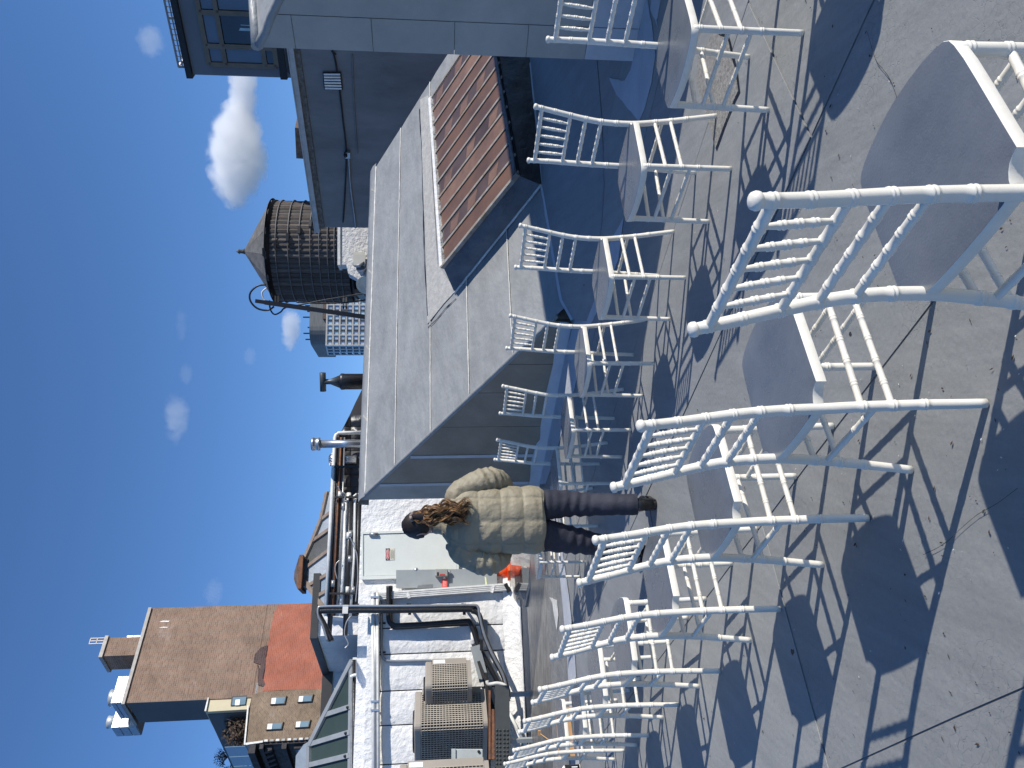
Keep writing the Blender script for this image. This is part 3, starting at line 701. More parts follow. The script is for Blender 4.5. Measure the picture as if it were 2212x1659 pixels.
# ------------------------------------------------------------------ dark tower with windows, top right
TWALL = mat('charcoal_panel', (0.135, 0.15, 0.172), 0.55, var=(.5, .06), bump=[(2, .01)])
TFRAME = mat('bronze_window_frame', (0.17, 0.135, 0.10), 0.5, 0.3, var=(3, .1))
PT = vplane(WY(417, 161, 30.0), -49); cT = PT(417, 161)
tw = thing('charcoal_tower', 'charcoal tower with bronze framed windows and a roof railing, top right', 'building', (cT.x, cT.y, -41))
tin = -PT.n; zt_ = cT.z
farT = Vector((cT.x, cT.y, 0)); nearT = farT + azv(131)*14
MB().prism([pz(farT, -40.9), pz(nearT, -40.9), pz(nearT, zt_), pz(farT, zt_)], tin*12).build('wall', TWALL, tw)
MB().prism([pz(farT, zt_)+PT.n*.15+azv(-49)*.1, pz(nearT, zt_)+PT.n*.15, pz(nearT, zt_+.22)+PT.n*.15, pz(farT, zt_+.22)+PT.n*.15+azv(-49)*.1], tin*12.2).build('coping', DARKSTEEL, tw)
zb = PT(604, 150).z
for dz_, th in ((0, .25), (-.75, .12)):
    MB().prism([pz(farT, zb+dz_)+PT.n*.08+azv(-49)*.05, pz(nearT, zb+dz_)+PT.n*.08, pz(nearT, zb+dz_-th)+PT.n*.08, pz(farT, zb+dz_-th)+PT.n*.08+azv(-49)*.05], tin*12.1).build('string_course', DARKSTEEL, tw)
# window grid: verticals at distance s along the wall from the corner, levels z
def PTs(y, x): p = PT(x, y); return (p - pz(farT, p.z)).length
sv = [PTs(138, 470), PTs(98, 470), PTs(25, 450)]; sv.append(2*sv[2]-sv[1]); sv.append(2*sv[2]-sv[1]+(sv[2]-sv[1]))
zl = [PT(452.6, 137).z, PT(488, 137).z, PT(573, 137).z, PT(597.6, 137).z]
def PTp(s, z, off=0.0): return pz(farT, z) + azv(131)*s + PT.n*off
TG = [mat('shaded_blind_glass', (0.11, 0.15, 0.21), 0.12, var=(.4, .1), spec=.6), mat('dark_window_glass', (0.012, 0.02, 0.035), 0.05, var=(.5, .3), spec=.8)]
k = 0
for i in range(len(sv)-1):
    for j in range(3):
        a, b_ = sv[i], sv[i+1]; z1, z0 = zl[j], zl[j+1]
        win = MB()
        for p, q in (((a, z1), (b_, z1)), ((a, z0), (b_, z0)), ((a, z0), (a, z1)), ((b_, z0), (b_, z1))):
            win.bar(PTp(*p, .05 + .001*k), PTp(*q, .05 + .001*k), .17, .10, PT.n)
        wo = win.build('window', TFRAME, tw); k += 1
        MB().prism([PTp(a+.1, z1-.1, .015), PTp(b_-.1, z1-.1, .015), PTp(b_-.1, z0+.1, .015), PTp(a+.1, z0+.1, .015)], PT.n*.02).build('pane', TG[1] if (i, j) in ((1, 1), (0, 2), (1, 2), (2, 2)) else TG[0], wo)
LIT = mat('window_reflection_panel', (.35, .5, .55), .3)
# pale panels laid on the big pane as painted window reflections
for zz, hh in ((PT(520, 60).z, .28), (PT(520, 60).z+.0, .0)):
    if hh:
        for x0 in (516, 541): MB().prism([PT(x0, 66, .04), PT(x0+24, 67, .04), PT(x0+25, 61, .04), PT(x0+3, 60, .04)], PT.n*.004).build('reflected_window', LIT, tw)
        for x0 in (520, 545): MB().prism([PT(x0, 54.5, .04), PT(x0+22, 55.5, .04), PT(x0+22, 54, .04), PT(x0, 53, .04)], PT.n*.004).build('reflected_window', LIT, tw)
# roof railing
rl = thing('roof_railing', 'thin metal railing along the roof edge of the charcoal tower', 'railing', (cT.x, cT.y, zt_+.22))
zr = PT(384, 146).z; zlow = zt_+.24; sr = PTs(146, 384)
RAILM = mat('painted_railing', (0.30, 0.27, 0.25), .5, .2)
for z_, rr_ in ((zr, .06), (zr-.22, .04), (zlow+.12, .04)): MB().bar(PTp(sr, z_, -.12), PTp(13.5, z_, -.12), rr_, rr_).build('rail', RAILM, rl)
s_ = sr
i = 0
while s_ < 9.5:
    MB().bar(PTp(s_, zlow, -.12), PTp(s_, zr, -.12), .03 if i % 9 else .08, .03 if i % 9 else .08, PT.n).build('baluster' if i % 9 else 'post', RAILM, rl); s_ += .19; i += 1
for k2 in range(12): MB().bar(PTp(sr, zlow, -.2-k2*.9), PTp(sr, zr, -.2-k2*.9), .05, .05, PT.n).build('post', RAILM, rl)
MB().bar(PTp(sr, zr, -.12), PTp(sr, zr, -10.5), .08, .08).build('rail', BEAD, rl); MB().bar(PTp(sr, zr-.6, -.12), PTp(sr, zr-.6, -10.5), .04, .04).build('rail', RAILM, rl)

# ------------------------------------------------------------------ water tower
YW = 31.0; wc = WY(700, 545, YW); wc.x = WY(700, 545, YW).x
wt = thing('water_tower', 'weathered wooden water tower with a conical roof and a pointed finial', 'water tower', (wc.x, wc.y, 0))
RW = (WY(680, 440, YW)-WY(680, 651, YW)).length/2
ztop_ = WY(592, 545, YW).z; zbot = WY(757, 545, YW).z; ztip = WY(526, 546, YW).z
WOODS = [mat('weathered_stave_%s' % nm, c, .85, var=(2.2, .3), stretch=(9, 9, .5), bump=[(9, .03)], col2=c2) for nm, c, c2 in (('pale', (.20, .17, .145), (.065, .05, .045)), ('brown', (.13, .105, .09), (.045, .038, .032)), ('grey', (.145, .13, .12), (.05, .045, .04)))]
NS = 64
def dirw(a): return Vector((math.cos(a), math.sin(a), 0))
base_c = Vector((wc.x, wc.y, 0))
for i in range(NS):
    a0_, a1_ = 2*math.pi*(i+.04)/NS, 2*math.pi*(i+.96)/NS; am = (a0_+a1_)/2; rr_ = RW + .012*math.sin(i*7.3)
    zb_ = zbot - .12*abs(math.sin(i*3.1))
    MB().prism([base_c + dirw(a0_)*rr_ + Vector((0, 0, zb_)), base_c + dirw(am)*(rr_+.035) + Vector((0, 0, zb_)), base_c + dirw(a1_)*rr_ + Vector((0, 0, zb_)), base_c + dirw(a1_)*(rr_-.08) + Vector((0, 0, zb_)), base_c + dirw(a0_)*(rr_-.08) + Vector((0, 0, zb_))], (0, 0, ztop_-zb_)).build('stave', WOODS[(i*5) % 3], wt)
MB().lathe(base_c, [(RW-.1, zbot+.02), (RW-.1, ztop_-.02)], 32).build('inner_tank', DARKSTEEL, wt)
for i, x in enumerate((594, 617, 642, 665, 687, 705, 722, 736, 748)):
    z_ = WY(x, 545, YW).z; hp = MB().tube([base_c + dirw(2*math.pi*k/48)*(RW+.055) + Vector((0, 0, z_)) for k in range(48)], .022, 6, closed=True).build('hoop', mat('dull_hoop', (.17, .165, .16), .6, .3), wt)
    aa = math.radians(-100 + i*8); MB().box(base_c + dirw(aa)*(RW+.08) + Vector((0, 0, z_)), (.3, .08, .1), Vector((-math.sin(aa), math.cos(aa), 0)), dirw(aa)).build('hoop_lug', DARKSTEEL, hp)
SHING = mat('tarred_roof_felt', (0.16, 0.155, 0.148), .9, var=(3, .25), bump=[(30, .02)])
NR = 14; re = RW*1.045; ze = ztop_ - .06
for i in range(NR):
    a0_, a1_ = 2*math.pi*(i+.01)/NR, 2*math.pi*(i+.99)/NR
    tip = base_c + Vector((0, 0, ztip)); p0 = base_c + dirw(a0_)*re + Vector((0, 0, ze)); p1 = base_c + dirw(a1_)*re + Vector((0, 0, ze))
    MB().prism([p0, p1, lerp(p1, tip, .985), lerp(p0, tip, .985)], (0, 0, -.05)).build('roof_panel', SHING, wt)
MB().lathe(base_c, [(re-.02, ze-.16), (re-.02, ze-.0), (re+.04, ze)], 42).build('eave_band', DARKSTEEL, wt)
MB().lathe(base_c + Vector((0, 0, ztip-.06)), [(.12, 0), (.09, .08), (.08, .2), (.11, .22), (.07, .26), (0, .36)], 10).build('finial', SHING, wt)
MB().lathe(base_c, [(RW*.96, zbot-.1), (RW*.96, zbot-.32)], 32).build('platform', DARKSTEEL, wt)
for k in range(7):
    x_ = -RW*.9 + k*RW*.3; MB().bar(base_c + Vector((x_, -RW*.9, zbot-.48)), base_c + Vector((x_, RW*.9, zbot-.48)), .14, .3).build('beam', DARKSTEEL, wt)
for sx in (-1, 1):
    for sy in (-1, 1): MB().bar(base_c + Vector((sx*RW*.66, sy*RW*.66, 0)), base_c + Vector((sx*RW*.66, sy*RW*.66, zbot-.6)), .22, .22, Vector((0, 1, 0))).build('leg', DARKSTEEL, wt)
    MB().bar(base_c + Vector((sx*RW*.66, -RW*.9, zbot-.68)), base_c + Vector((sx*RW*.66, RW*.9, zbot-.68)), .25, .35).build('beam', DARKSTEEL, wt)
# slanting black ladder beam and the cable loops
ld = thing('mast', 'black slanting mast with looped cables leaning beside the water tower', 'mast', tuple(WY(800, 690, 29)))
MB().bar(WY(552, 650, 29.0), WY(640, 663, 29.0), .13, .13).build('mast_top', DARKSTEEL, ld)
MB().bar(WY(572, 653, 28.9), WY(805, 687, 28.9), .16, .16).build('beam', DARKSTEEL, ld)
for x in (595, 601, 742, 748): MB().bar(WY(x, 640, 29.5), WY(x, 656 if x < 700 else 676, 29), .06, .06).build('bracket', DARKSTEEL, ld)
cable([WY(*p, 29.4) for p in ((574, 615), (556, 618), (541, 632), (541, 650), (556, 666), (578, 670), (592, 662))], .035, 'cable', INSUL, ld)
cable([WY(*p, 29.2) for p in ((576, 622), (566, 632), (571, 648), (586, 656), (596, 652))], .03, 'cable', CONDUIT, ld)
cable([WY(*p, 29.0) for p in ((582, 648), (584, 668), (593, 679), (606, 674), (618, 664), (660, 656), (700, 648), (748, 640), (800, 632))], .03, 'cable', INSUL, ld)
cable([WY(*p, 29.1) for p in ((640, 652), (690, 655), (750, 653), (800, 646))], .03, 'cable', INSUL, ld)
# satellite dish with small lamps beside it
YD = 24.0; dc = WY(790, 615, YD)
sd_ = thing('satellite_dish', 'cream satellite dish below the water tower', 'dish', (dc.x, dc.y, 0))
rd_ = (WY(780, 597, YD)-WY(780, 636, YD)).length/2; fn = Vector((-.35, -.9, .2)).normalized()
DISH = mat('cream_enamel', (.62, .60, .52), .45, var=(1, .05))
MB().lathe(dc - fn*.1, [(rd_*f, .16*f*f) for f in (0, .2, .4, .6, .8, 1)] + [(rd_*1.02, .15), (rd_*.9, .09), (rd_*.5, -.0), (0, -.04)], 28, fn).build('dish', DISH, sd_)
MB().bar(dc - fn*.1, Vector((dc.x+.1, dc.y+.25, .05)), .07, .07, Vector((0, 1, 0))).build('mount', GREYPIPE, sd_)
# whitewashed brick parapet, sunlit, under the tank, with a cream cabinet and two lamps
P5 = vplane(WY(790, 560, 27.5), 80)
wp = thing('whitewashed_parapet', 'whitewashed brick parapet lit below the water tower', 'wall', (P5(790, 560).x, P5(790, 560).y, 0))
pts = [(812, 640), (770, 600), (752, 590), (748, 571), (734, 571), (732, 530), (734, 440), (812, 440)]
MB().prism([P5(*p) for p in pts], -P5.n*.5).build('brickwork', mat('whitewashed_brick', (.72, .70, .66), .8, var=(7, .12), bump=[(9, .05), (30, .02)]), wp)
MB().prism([P5(735, 572, .05), P5(729, 572, .05), P5(729, 440, .05), P5(735, 440, .05)], -P5.n*.6).build('coping', BEAD, wp)
cb_ = thing('cabinet', 'cream square cabinet on the whitewashed parapet', 'cabinet', tuple(P5(780, 562)))
MB().prism([P5(765, 574, .06), P5(788, 574, .06), P5(788, 551, .06), P5(765, 551, .06)], P5.n*.3).build('box', DISH, cb_); MB().prism([P5(763.5, 575, .37), P5(789, 575, .37), P5(789, 550, .37), P5(763.5, 550, .37)], P5.n*.03).build('lid', DISH, cb_)
for lx, ly in ((779, 581), (787, 592)):
    lp = thing('floodlight', 'grey floodlight on the whitewashed parapet, %s' % ('upper of the pair' if lx < 780 else 'lower of the pair beside the dish'), 'lamp', tuple(P5(lx, ly)))
    MB().lathe(P5(lx, ly, .1), [(.04, 0), (.08, .1), (.2, .28), (.21, .32), (0, .3)], 12, (P5.n + Vector((.5, 0, .2))).normalized()).build('shade', GREYPIPE, lp)

# ------------------------------------------------------------------ glass office block far behind
YG = 150.0
gb = thing('glass_office_block', 'pale glass office block with a rounded dark plant storey on the roof', 'building', tuple(WY(1000, 700, YG)))
PG = vplane(WY(705, 746, YG), 78); PG2 = vplane(WY(705, 746, YG), -35)
gl = WY(705, 746, YG); zg = gl.z
NG, MG = 8, 8
sL = (PG(705, 659) - pz(gl, PG(705, 659).z)).length
rw = (WY(705, 746, YG)-WY(728, 746, YG)).length
def PGp(s, z, off=0.): return pz(gl, z) + azv(78)*s + PG.n*off
def PG2p(s, z, off=0.): return pz(gl, z) + azv(-35)*s + PG2.n*off
s2w = (PG2(705, 765) - pz(gl, PG2(705, 765).z)).length
MB().prism([PGp(0, -41, -.4), PGp(sL+9, -41, -.4), PGp(sL+9, -41, -18), PG2p(s2w, -41, -.4)], (0, 0, zg+41)).build('core', mat('office_core', (.25, .25, .25), .6), gb)
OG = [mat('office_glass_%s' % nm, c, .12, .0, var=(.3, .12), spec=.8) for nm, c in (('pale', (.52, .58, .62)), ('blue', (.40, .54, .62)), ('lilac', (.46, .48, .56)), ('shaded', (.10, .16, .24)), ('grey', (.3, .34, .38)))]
OF = mat('office_mullion', (.50, .47, .42), .6); OFD = mat('office_mullion_dark', (.06, .065, .07), .5)
rr2 = random.Random(3)
rowh = (zg - WY(790, 746, YG).z)/6.05
for j in range(9):
    z1, z0 = zg - rowh*j, zg - rowh*(j+1)
    for i in range(11):
        a = sL*i/NG
        MB().prism([PGp(a+.1, z0+.25), PGp(a+sL/NG-.1, z0+.25), PGp(a+sL/NG-.1, z1-.1), PGp(a+.1, z1-.1)], PG.n*.02).build('window_pane', OG[rr2.choice([0, 0, 1, 2, 1, 4])] if j < 6 else OFD, gb)
    for i in range(3):
        a = s2w*i/3
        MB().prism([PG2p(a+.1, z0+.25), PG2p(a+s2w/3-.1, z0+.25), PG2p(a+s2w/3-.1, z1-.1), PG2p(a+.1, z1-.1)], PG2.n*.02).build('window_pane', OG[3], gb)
    MB().bar(PGp(-.1, z1, .12), PGp(sL+9, z1, .12), (.3), .22, PG.n).build('floor_band', OF, gb); MB().bar(PG2p(-.1, z1-.03, .12), PG2p(s2w, z1-.03, .12), .3, .25, PG2.n).build('floor_band', GREYPIPE, gb)
for i in range(12): MB().bar(PGp(sL*i/NG, -41, .10), PGp(sL*i/NG, zg, .10), .22, .22, PG.n).build('mullion', OFD if i % 2 else OF, gb)
for i in range(4): MB().bar(PG2p(s2w*i/3, -41, .1), PG2p(s2w*i/3, zg+.1, .1), .25, .2, PG2.n).build('mullion', GREYPIPE, gb)
z1 = zg; z2_ = WY(664, 720, YG).z
prof = []
for k in range(9): a = math.pi/2*k/8; prof.append(PGp(3.2 - 3*math.sin(a), z1, -2.5 - 3*(1-math.cos(a)) if 0 else 0) )
cs = [PGp(1.2+3*(1-math.cos(math.pi/2*k/6)), z1, -1.5-3*(1-math.sin(math.pi/2*k/6))) for k in range(7)]
MB().prism(cs + [PGp(sL+8, z1, -1.5), PGp(sL+8, z1, -14), PGp(1.2, z1, -14)], (0, 0, z2_-z1)).build('plant_storey', mat('dark_louvre_cladding', (.16, .165, .16), .6, var=(1.5, .15), stretch=(.3, .3, 4)), gb)
MB().prism([PGp(5.5, z1, -.6), PGp(sL+6, z1, -.6), PGp(sL+6, z1, -1.4), PGp(5.5, z1, -1.4)], (0, 0, rowh*.75)).build('roof_parapet', BROWNST, gb)
for k in range(9):
    a = PGp(2+k*1.5, z2_, -3 - (k % 3)); MB().bar(a, a + Vector((0, 0, .9 + .6*(k % 2))), .25, .25, Vector((0, 1, 0))).build('antenna', DARKSTEEL, gb)

# ------------------------------------------------------------------ vents above the roof line
DGREEN = mat('dark_painted_duct', (.075, .085, .09), .45, .3, var=(3, .2))
YV = 15.0
def upz(x, y, Y=YV): return WY(x, y, Y)
c_ = upz(790, 824); tv = thing('vent_stack', 'dark tee topped vent stack with a cone and a tarred drum', 'vent', (c_.x, c_.y, 0))
sc1 = YV/FOC; zc = lambda x: upz(x, 824).z
MB().lathe(Vector((c_.x, c_.y, 0)), [(.150, zc(808)), (.152, zc(745)), (.158, zc(742)), (.158, zc(737)), (.14, zc(735))], 24).build('drum', INSUL, tv)
MB().lathe(Vector((c_.x, c_.y, 0)), [(.135, zc(737)), (.052, zc(714)), (.052, zc(697))], 20).build('cone', DGREEN, tv)
tz_ = zc(697.5); MB().lathe(Vector((c_.x-.02, c_.y, tz_)) - Vector((.165, -.03, 0)), [(0, 0), (.052, 0), (.058, .002), (.058, .36), (.052, .362), (0, .35)], 20, Vector((.98, -.16, 0))).build('tee', DGREEN, tv)
c_ = upz(790, 958); fl2 = thing('flue_pipe', 'shiny steel flue pipe with a mesh cap', 'vent', (c_.x, c_.y, 0)); zc = lambda x: upz(x, 958).z
MB().lathe(Vector((c_.x, c_.y, 0)), [(.075, zc(800)), (.075, zc(690))], 20).build('pipe', STEEL, fl2)
MB().lathe(Vector((c_.x, c_.y, 0)), [(.125, zc(691)), (.125, zc(688)), (.118, zc(687)), (.118, zc(679)), (.128, zc(678.5)), (.128, zc(675)), (.11, zc(673)), (0, zc(671.5))], 24).build('cap', STEEL, fl2)
c_ = upz(790, 992, 15.6); tb = thing('turbine_vent', 'silver round turbine vent beside the steel flue', 'vent', (c_.x, c_.y, 0)); zc = lambda x: upz(x, 992, 15.6).z
MB().lathe(Vector((c_.x, c_.y, 0)), [(.09, zc(770)), (.09, zc(731))], 16).build('neck', STEEL, tb)
MB().lathe(Vector((c_.x, c_.y, zc(722))), [(.09, -.1), (.125, -.05), (.135, 0), (.12, .06), (.07, .1), (0, .11)], 20).build('dome', STEEL, tb)
for k in range(16):
    a = 2*math.pi*k/16; MB().tube([Vector((c_.x, c_.y, zc(722))) + Vector((math.cos(a+h*1.2)*(r0_+.012), math.sin(a+h*1.2)*(r0_+.012), h)) for h, r0_ in ((-.09, .095), (-.04, .13), (.02, .135), (.07, .105), (.1, .06))], .006, 4).build('fin', STEEL, tb)
# ------------------------------------------------------------------ white building at the far left: door wall, equipment wall
QW = vplane((-3.6, 14.0, 0), 66); QA = Plane(QW.p + QW.n*.32, QW.n); QB = Plane(QW.p - QW.n*1.0, QW.n)
az66 = azv(66)
wb = thing('white_building', 'white painted rooftop building with a pale steel door, left of the lean-to', 'building', (-3.6, 14.0, 0))
def flat(pl, pix, t, name, m, parent, off=0.0, back=None):
    pts = [pl(x, y, off) for x, y in pix]; return MB().prism(pts, pl.n*t).build(name, m, parent)
zt1 = QW(778, 1180).z; L0 = QW(900, 1290); R0 = QW(900, 1000)
def seg(pl, ya, yb, za, zb, t, name, m, parent, off=0.0):
    a, b_ = pl(900, ya, off), pl(900, yb, off); return MB().prism([pz(a, za), pz(b_, za), pz(b_, zb), pz(a, zb)], pl.n*t).build(name, m, parent)
seg(QW, 1300, 950, 0, zt1, -5.0, 'wall', STUCCO, wb)
# equipment wall in front, made of tall painted panels with open joints
zt2 = QA(811, 1480).z
seg(QA, 1900, 1284, 0, zt2-.02, -5.0, 'wall', DARKSTEEL, wb, off=-.03)
ys = [1284, 1355, 1411, 1490, 1564, 1648, 1740, 1840]
for a, b_ in zip(ys, ys[1:]):
    pa, pb = QA(900, a+1.3), QA(900, b_-1.3); rows = []
    for i in range(15):
        z = lerp(.05, zt2-.03, i/14); row = []
        for j in range(13):
            p = pz(lerp(pa, pb, j/12), z); e = .02*math.sin(math.pi*j/12)**.6
            row.append(p + QA.n*(e + .018*noise.noise(p*2.3) + .006*noise.noise(p*9)))
        rows.append(row)
    MB().grid(rows).build('wall_panel', SMOOTHWHITE, wb)
# white cant at the foot of both walls
def cant(pl, ya, yb, h, d, m=STUCCO):
    rows = []
    for i in range(41):
        p = pl(900, lerp(ya, yb, i/40)); r_ = [pz(p, h + .05*noise.noise(p*2)) + pl.n*.03, pz(p, h*.55) + pl.n*(.07+.02*noise.noise(p*3)), pz(p, h*.2)+pl.n*(d*.5), pz(p, .013)+pl.n*(d+.08*noise.noise(p*1.7))]
        rows.append(r_)
    return MB().grid(rows).build('wall_foot', m, wb)
cant(QA, 1900, 1275, .30, .35); cant(QW, 1290, 1080, .22, .3)
MB().prism([pz(QA(900, 1284), 0), pz(QW(900, 1284), 0), pz(QW(900, 1284), zt2), pz(QA(900, 1284), zt2)], az66*.05).build('wall_return', STUCCO, wb)
# parapet cap above the equipment wall
for z0, z1, o in ((zt2, zt2+.15, .10), (zt2+.17, zt2+.34, -.2)):
    MB().prism([pz(QA(900, 1900), z0)+QA.n*o, pz(QA(900, 1276), z0)+QA.n*o, pz(QA(900, 1276), z1)+QA.n*o, pz(QA(900, 1900), z1)+QA.n*o], QA.n*-1.5).build('parapet', STUCCO, wb)
# door
DOORM = mat('pale_green_grey_door', (.70, .72, .66), .45, var=(2.5, .06), bump=[(30, .002)], col2=(.63, .65, .60))
dr = flat(QW, [(785.5, 1244.5), (985, 1239), (985, 1150), (785.5, 1155.5)], .035, 'door', DOORM, wb, .02)
for q in ([(781.5, 1252.5), (785.2, 1252.5), (785.2, 1150.5), (781.5, 1150.5)], [(785.4, 1253), (992, 1246), (991, 1240), (785.4, 1245.5)], [(785.4, 1155), (990, 1149), (990, 1143), (785.4, 1150.5)], [(985.4, 1240), (991, 1240), (991, 1149.5), (985.4, 1150)]):
    flat(QW, q, .06, 'door_frame', DOORM, wb, .012)
MB().tube([QW(798, 1154, .08), QW(816, 1154.5, .08)], .035, 10).build('hinge', GREYPIPE, dr)
MB().lathe(QW(899, 1233, .055), [(.03, 0), (.03, .03), (.045, .05), (.045, .08), (.02, .1), (0, .1)], 14, QW.n).build('door_knob', STEEL, dr)
MB().prism([QW(903, 1232.4, .056), QW(924, 1231.4, .056), QW(924, 1230.6, .056), QW(903, 1231.6, .056)], QW.n*.001).build('rust_streak', mat('rust_streak', (.45, .27, .08), .8), dr)
# danger notice: words facing the camera
BLACKP = mat('black_print', (.012, .012, .012), .5); REDP = mat('red_print', (.55, .03, .025), .5); CREAM = mat('notice_cream', (.66, .63, .50), .55); WHITEP = mat('white_print', (.85, .85, .83), .5)
sg = thing('danger_notice', 'danger notice with a red oval fixed to the pale door', 'sign', tuple(QW(843, 1197, .06)))
def S_(u, v, o=.0): # u across 0..1 (left to right as read), v down 0..1
    return lerp(lerp(QW(833, 1210, .062+o), QW(833, 1184.5, .062+o), u), lerp(QW(852.5, 1209.3, .062+o), QW(852.5, 1184, .062+o), u), v)
MB().prism([S_(0, 0, -.004), S_(1, 0, -.004), S_(1, 1, -.004), S_(0, 1, -.004)], QW.n*.004).build('plate', CREAM, sg)
MB().prism([S_(0, 0, .0005), S_(1, 0, .0005), S_(1, .47, .0005), S_(0, .47, .0005)], QW.n*.0005).build('black_field', BLACKP, sg)
MB().poly([S_(.5+.46*math.cos(a*math.pi/12), .235+.2*math.sin(a*math.pi/12), .002) for a in range(24)]).build('oval_edge', WHITEP, sg)
MB().poly([S_(.5+.44*math.cos(a*math.pi/12), .235+.175*math.sin(a*math.pi/12), .003) for a in range(24)]).build('red_oval', REDP, sg)
def text(body, org, right, up, height, m, parent, name='lettering', width=None):
    cu = bpy.data.curves.new(name, 'FONT'); cu.body = body; cu.align_x = 'CENTER'; cu.align_y = 'CENTER'; cu.size = 1; cu.extrude = 0.004
    tmp = bpy.data.objects.new('t', cu); COL.objects.link(tmp); bpy.context.view_layer.update()
    me = bpy.data.meshes.new_from_object(tmp.evaluated_get(bpy.context.evaluated_depsgraph_get())); COL.objects.unlink(tmp); bpy.data.objects.remove(tmp)
    xs = [v.co.x for v in me.vertices]; ysv = [v.co.y for v in me.vertices]; k = height/(max(ysv)-min(ysv)); kx = k if not width else width/(max(xs)-min(xs))
    n = right.cross(up)
    o = Vector((0, 0, 0)); p = parent
    while p: o = o + p.location; p = p.parent
    for v in me.vertices: v.co = org + right*v.co.x*kx + up*v.co.y*k + n*v.co.z*.3 - o
    me.materials.clear(); me.materials.append(m); ob = bpy.data.objects.new(name, me); COL.objects.link(ob); ob.parent = parent; return ob
rgt = (S_(1, 0)-S_(0, 0)).normalized(); upv = (S_(0, 0)-S_(0, 1)).normalized(); sgw = (S_(1, 0)-S_(0, 0)).length; sgh = (S_(0, 0)-S_(0, 1)).length
text('DANGER', S_(.5, .235, .005), rgt, upv, sgh*.19, WHITEP, sg, width=sgw*.68)
for i, (u0, u1) in enumerate(((.12, .9), (.1, .85), (.15, .88), (.12, .8))):
    v_ = .56 + i*.105; kx = u0
    while kx < u1:
        wv = .03 + .05*random.random(); MB().poly([S_(kx, v_, .001), S_(min(kx+wv, u1), v_, .001), S_(min(kx+wv, u1), v_+.045, .001), S_(kx, v_+.045, .001)]).build('small_print', BLACKP, sg); kx += wv+.025
# grey board with the lock box, red tag
BOARD = mat('grey_board_paint', (.31, .335, .34), .5, var=(2, .08)); 
bo = thing('grey_board', 'tall grey board leaning beside the pale door', 'board', tuple(QW(1073, 1252)))
flat(QW, [(856, 1271), (1073, 1269), (1073, 1229), (856, 1232.5)], .05, 'board', BOARD, bo, .10)
flat(QW, [(900, 1271), (934, 1270), (935, 1262), (912, 1263), (910, 1264.5), (903, 1264.5)], .004, 'grey_patch', mat('grey_patch', (.19, .205, .215), .5), bo, .152)
flat(QW, [(1049, 1269), (1053, 1269), (1050, 1246), (1047, 1246)], .004, 'yellow_tape', mat('pale_yellow_tape', (.75, .78, .45), .5), bo, .152)
lb_ = thing('lock_box', 'grey lock box with a dark red window on the grey board', 'lock box', tuple(QW(955, 1240, .2)))
o_ = MB().prism([QW(940, 1246, .155), QW(967, 1246, .155), QW(967, 1231, .155), QW(940, 1231, .155)], QW.n*.10).build('case', mat('grey_plastic', (.34, .34, .32), .5), lb_); bevel(o_, .01)
flat(QW, [(950, 1243), (961, 1243), (961, 1240), (950, 1240)], .004, 'red_window', REDP, lb_, .256)
flat(QW, [(944, 1244), (948, 1244), (948, 1236), (944, 1236)], .004, 'black_slot', BLACKP, lb_, .256)
MB().tube([QW(968, 1236, .2), QW(973, 1235, .2)], .028, 10).build('bolt', STEEL, lb_)
flat(QW, [(958, 1250), (962, 1250), (962, 1246), (958, 1246)], .01, 'strap', CONDUIT, lb_, .18)
tg = thing('red_tag', 'red tag hanging from the lock box', 'tag', tuple(QW(961, 1260, .2)))
flat(QW, [(955.5, 1269.5), (966.5, 1269.5), (966.5, 1250), (955.5, 1250)], .006, 'card', mat('red_card', (.80, .07, .05), .5), tg, .18)
for k in range(3): flat(QW, [(957.5+k*2.6, 1267), (958.6+k*2.6, 1267), (958.6+k*2.6, 1253+k), (957.5+k*2.6, 1253+k)], .001, 'print', mat('pale_red_print', (.9, .45, .4), .5), tg, .187)
# downspout
dsp = thing('downspout', 'white ribbed downspout at the corner of the door wall', 'downspout', tuple(QA(1097, 1270)))
MB().bar(QA(820, 1288, .08), QA(1097, 1268, .08), .13, .09, QA.n).build('pipe', CONDUIT, dsp)
for q in (-.045, -.015, .015, .045): MB().bar(QA(820, 1288, .128)+az66*q, QA(1097, 1268, .128)+az66*q, .012, .012, QA.n).build('rib', CONDUIT, dsp)
for x in (880, 1062): MB().bar(QA(x, 1280, .13), QA(x+4, 1292 if x < 900 else 1264, .13), .05, .02, QA.n).build('strap', STUCCO, dsp)
MB().bar(QA(1092, 1272, .09), QA(1099, 1268, .09), .15, .12, QA.n).build('shoe', DARKSTEEL, dsp)
# conduits along the top of the equipment wall
cd_ = thing('conduit_run', 'bundle of long pale conduits fixed along the top of the equipment wall', 'pipes', tuple(QA(806, 1450)))
for x, r_, m in ((805.5, .033, CONDUIT), (810.5, .026, GREYPIPE), (815, .03, CONDUIT)):
    MB().tube([QA(x, 1280 if x > 806 else 1284, .19), QA(x+1.2, 1480, .19), QA(x+2.2, 1800, .19)], r_, 10).build('conduit', m, cd_)
for y in (1290, 1515, 1534): MB().bar(QA(801, y, .2), QA(819, y, .2), .03, .06, QA.n).build('clamp', STEEL, cd_)
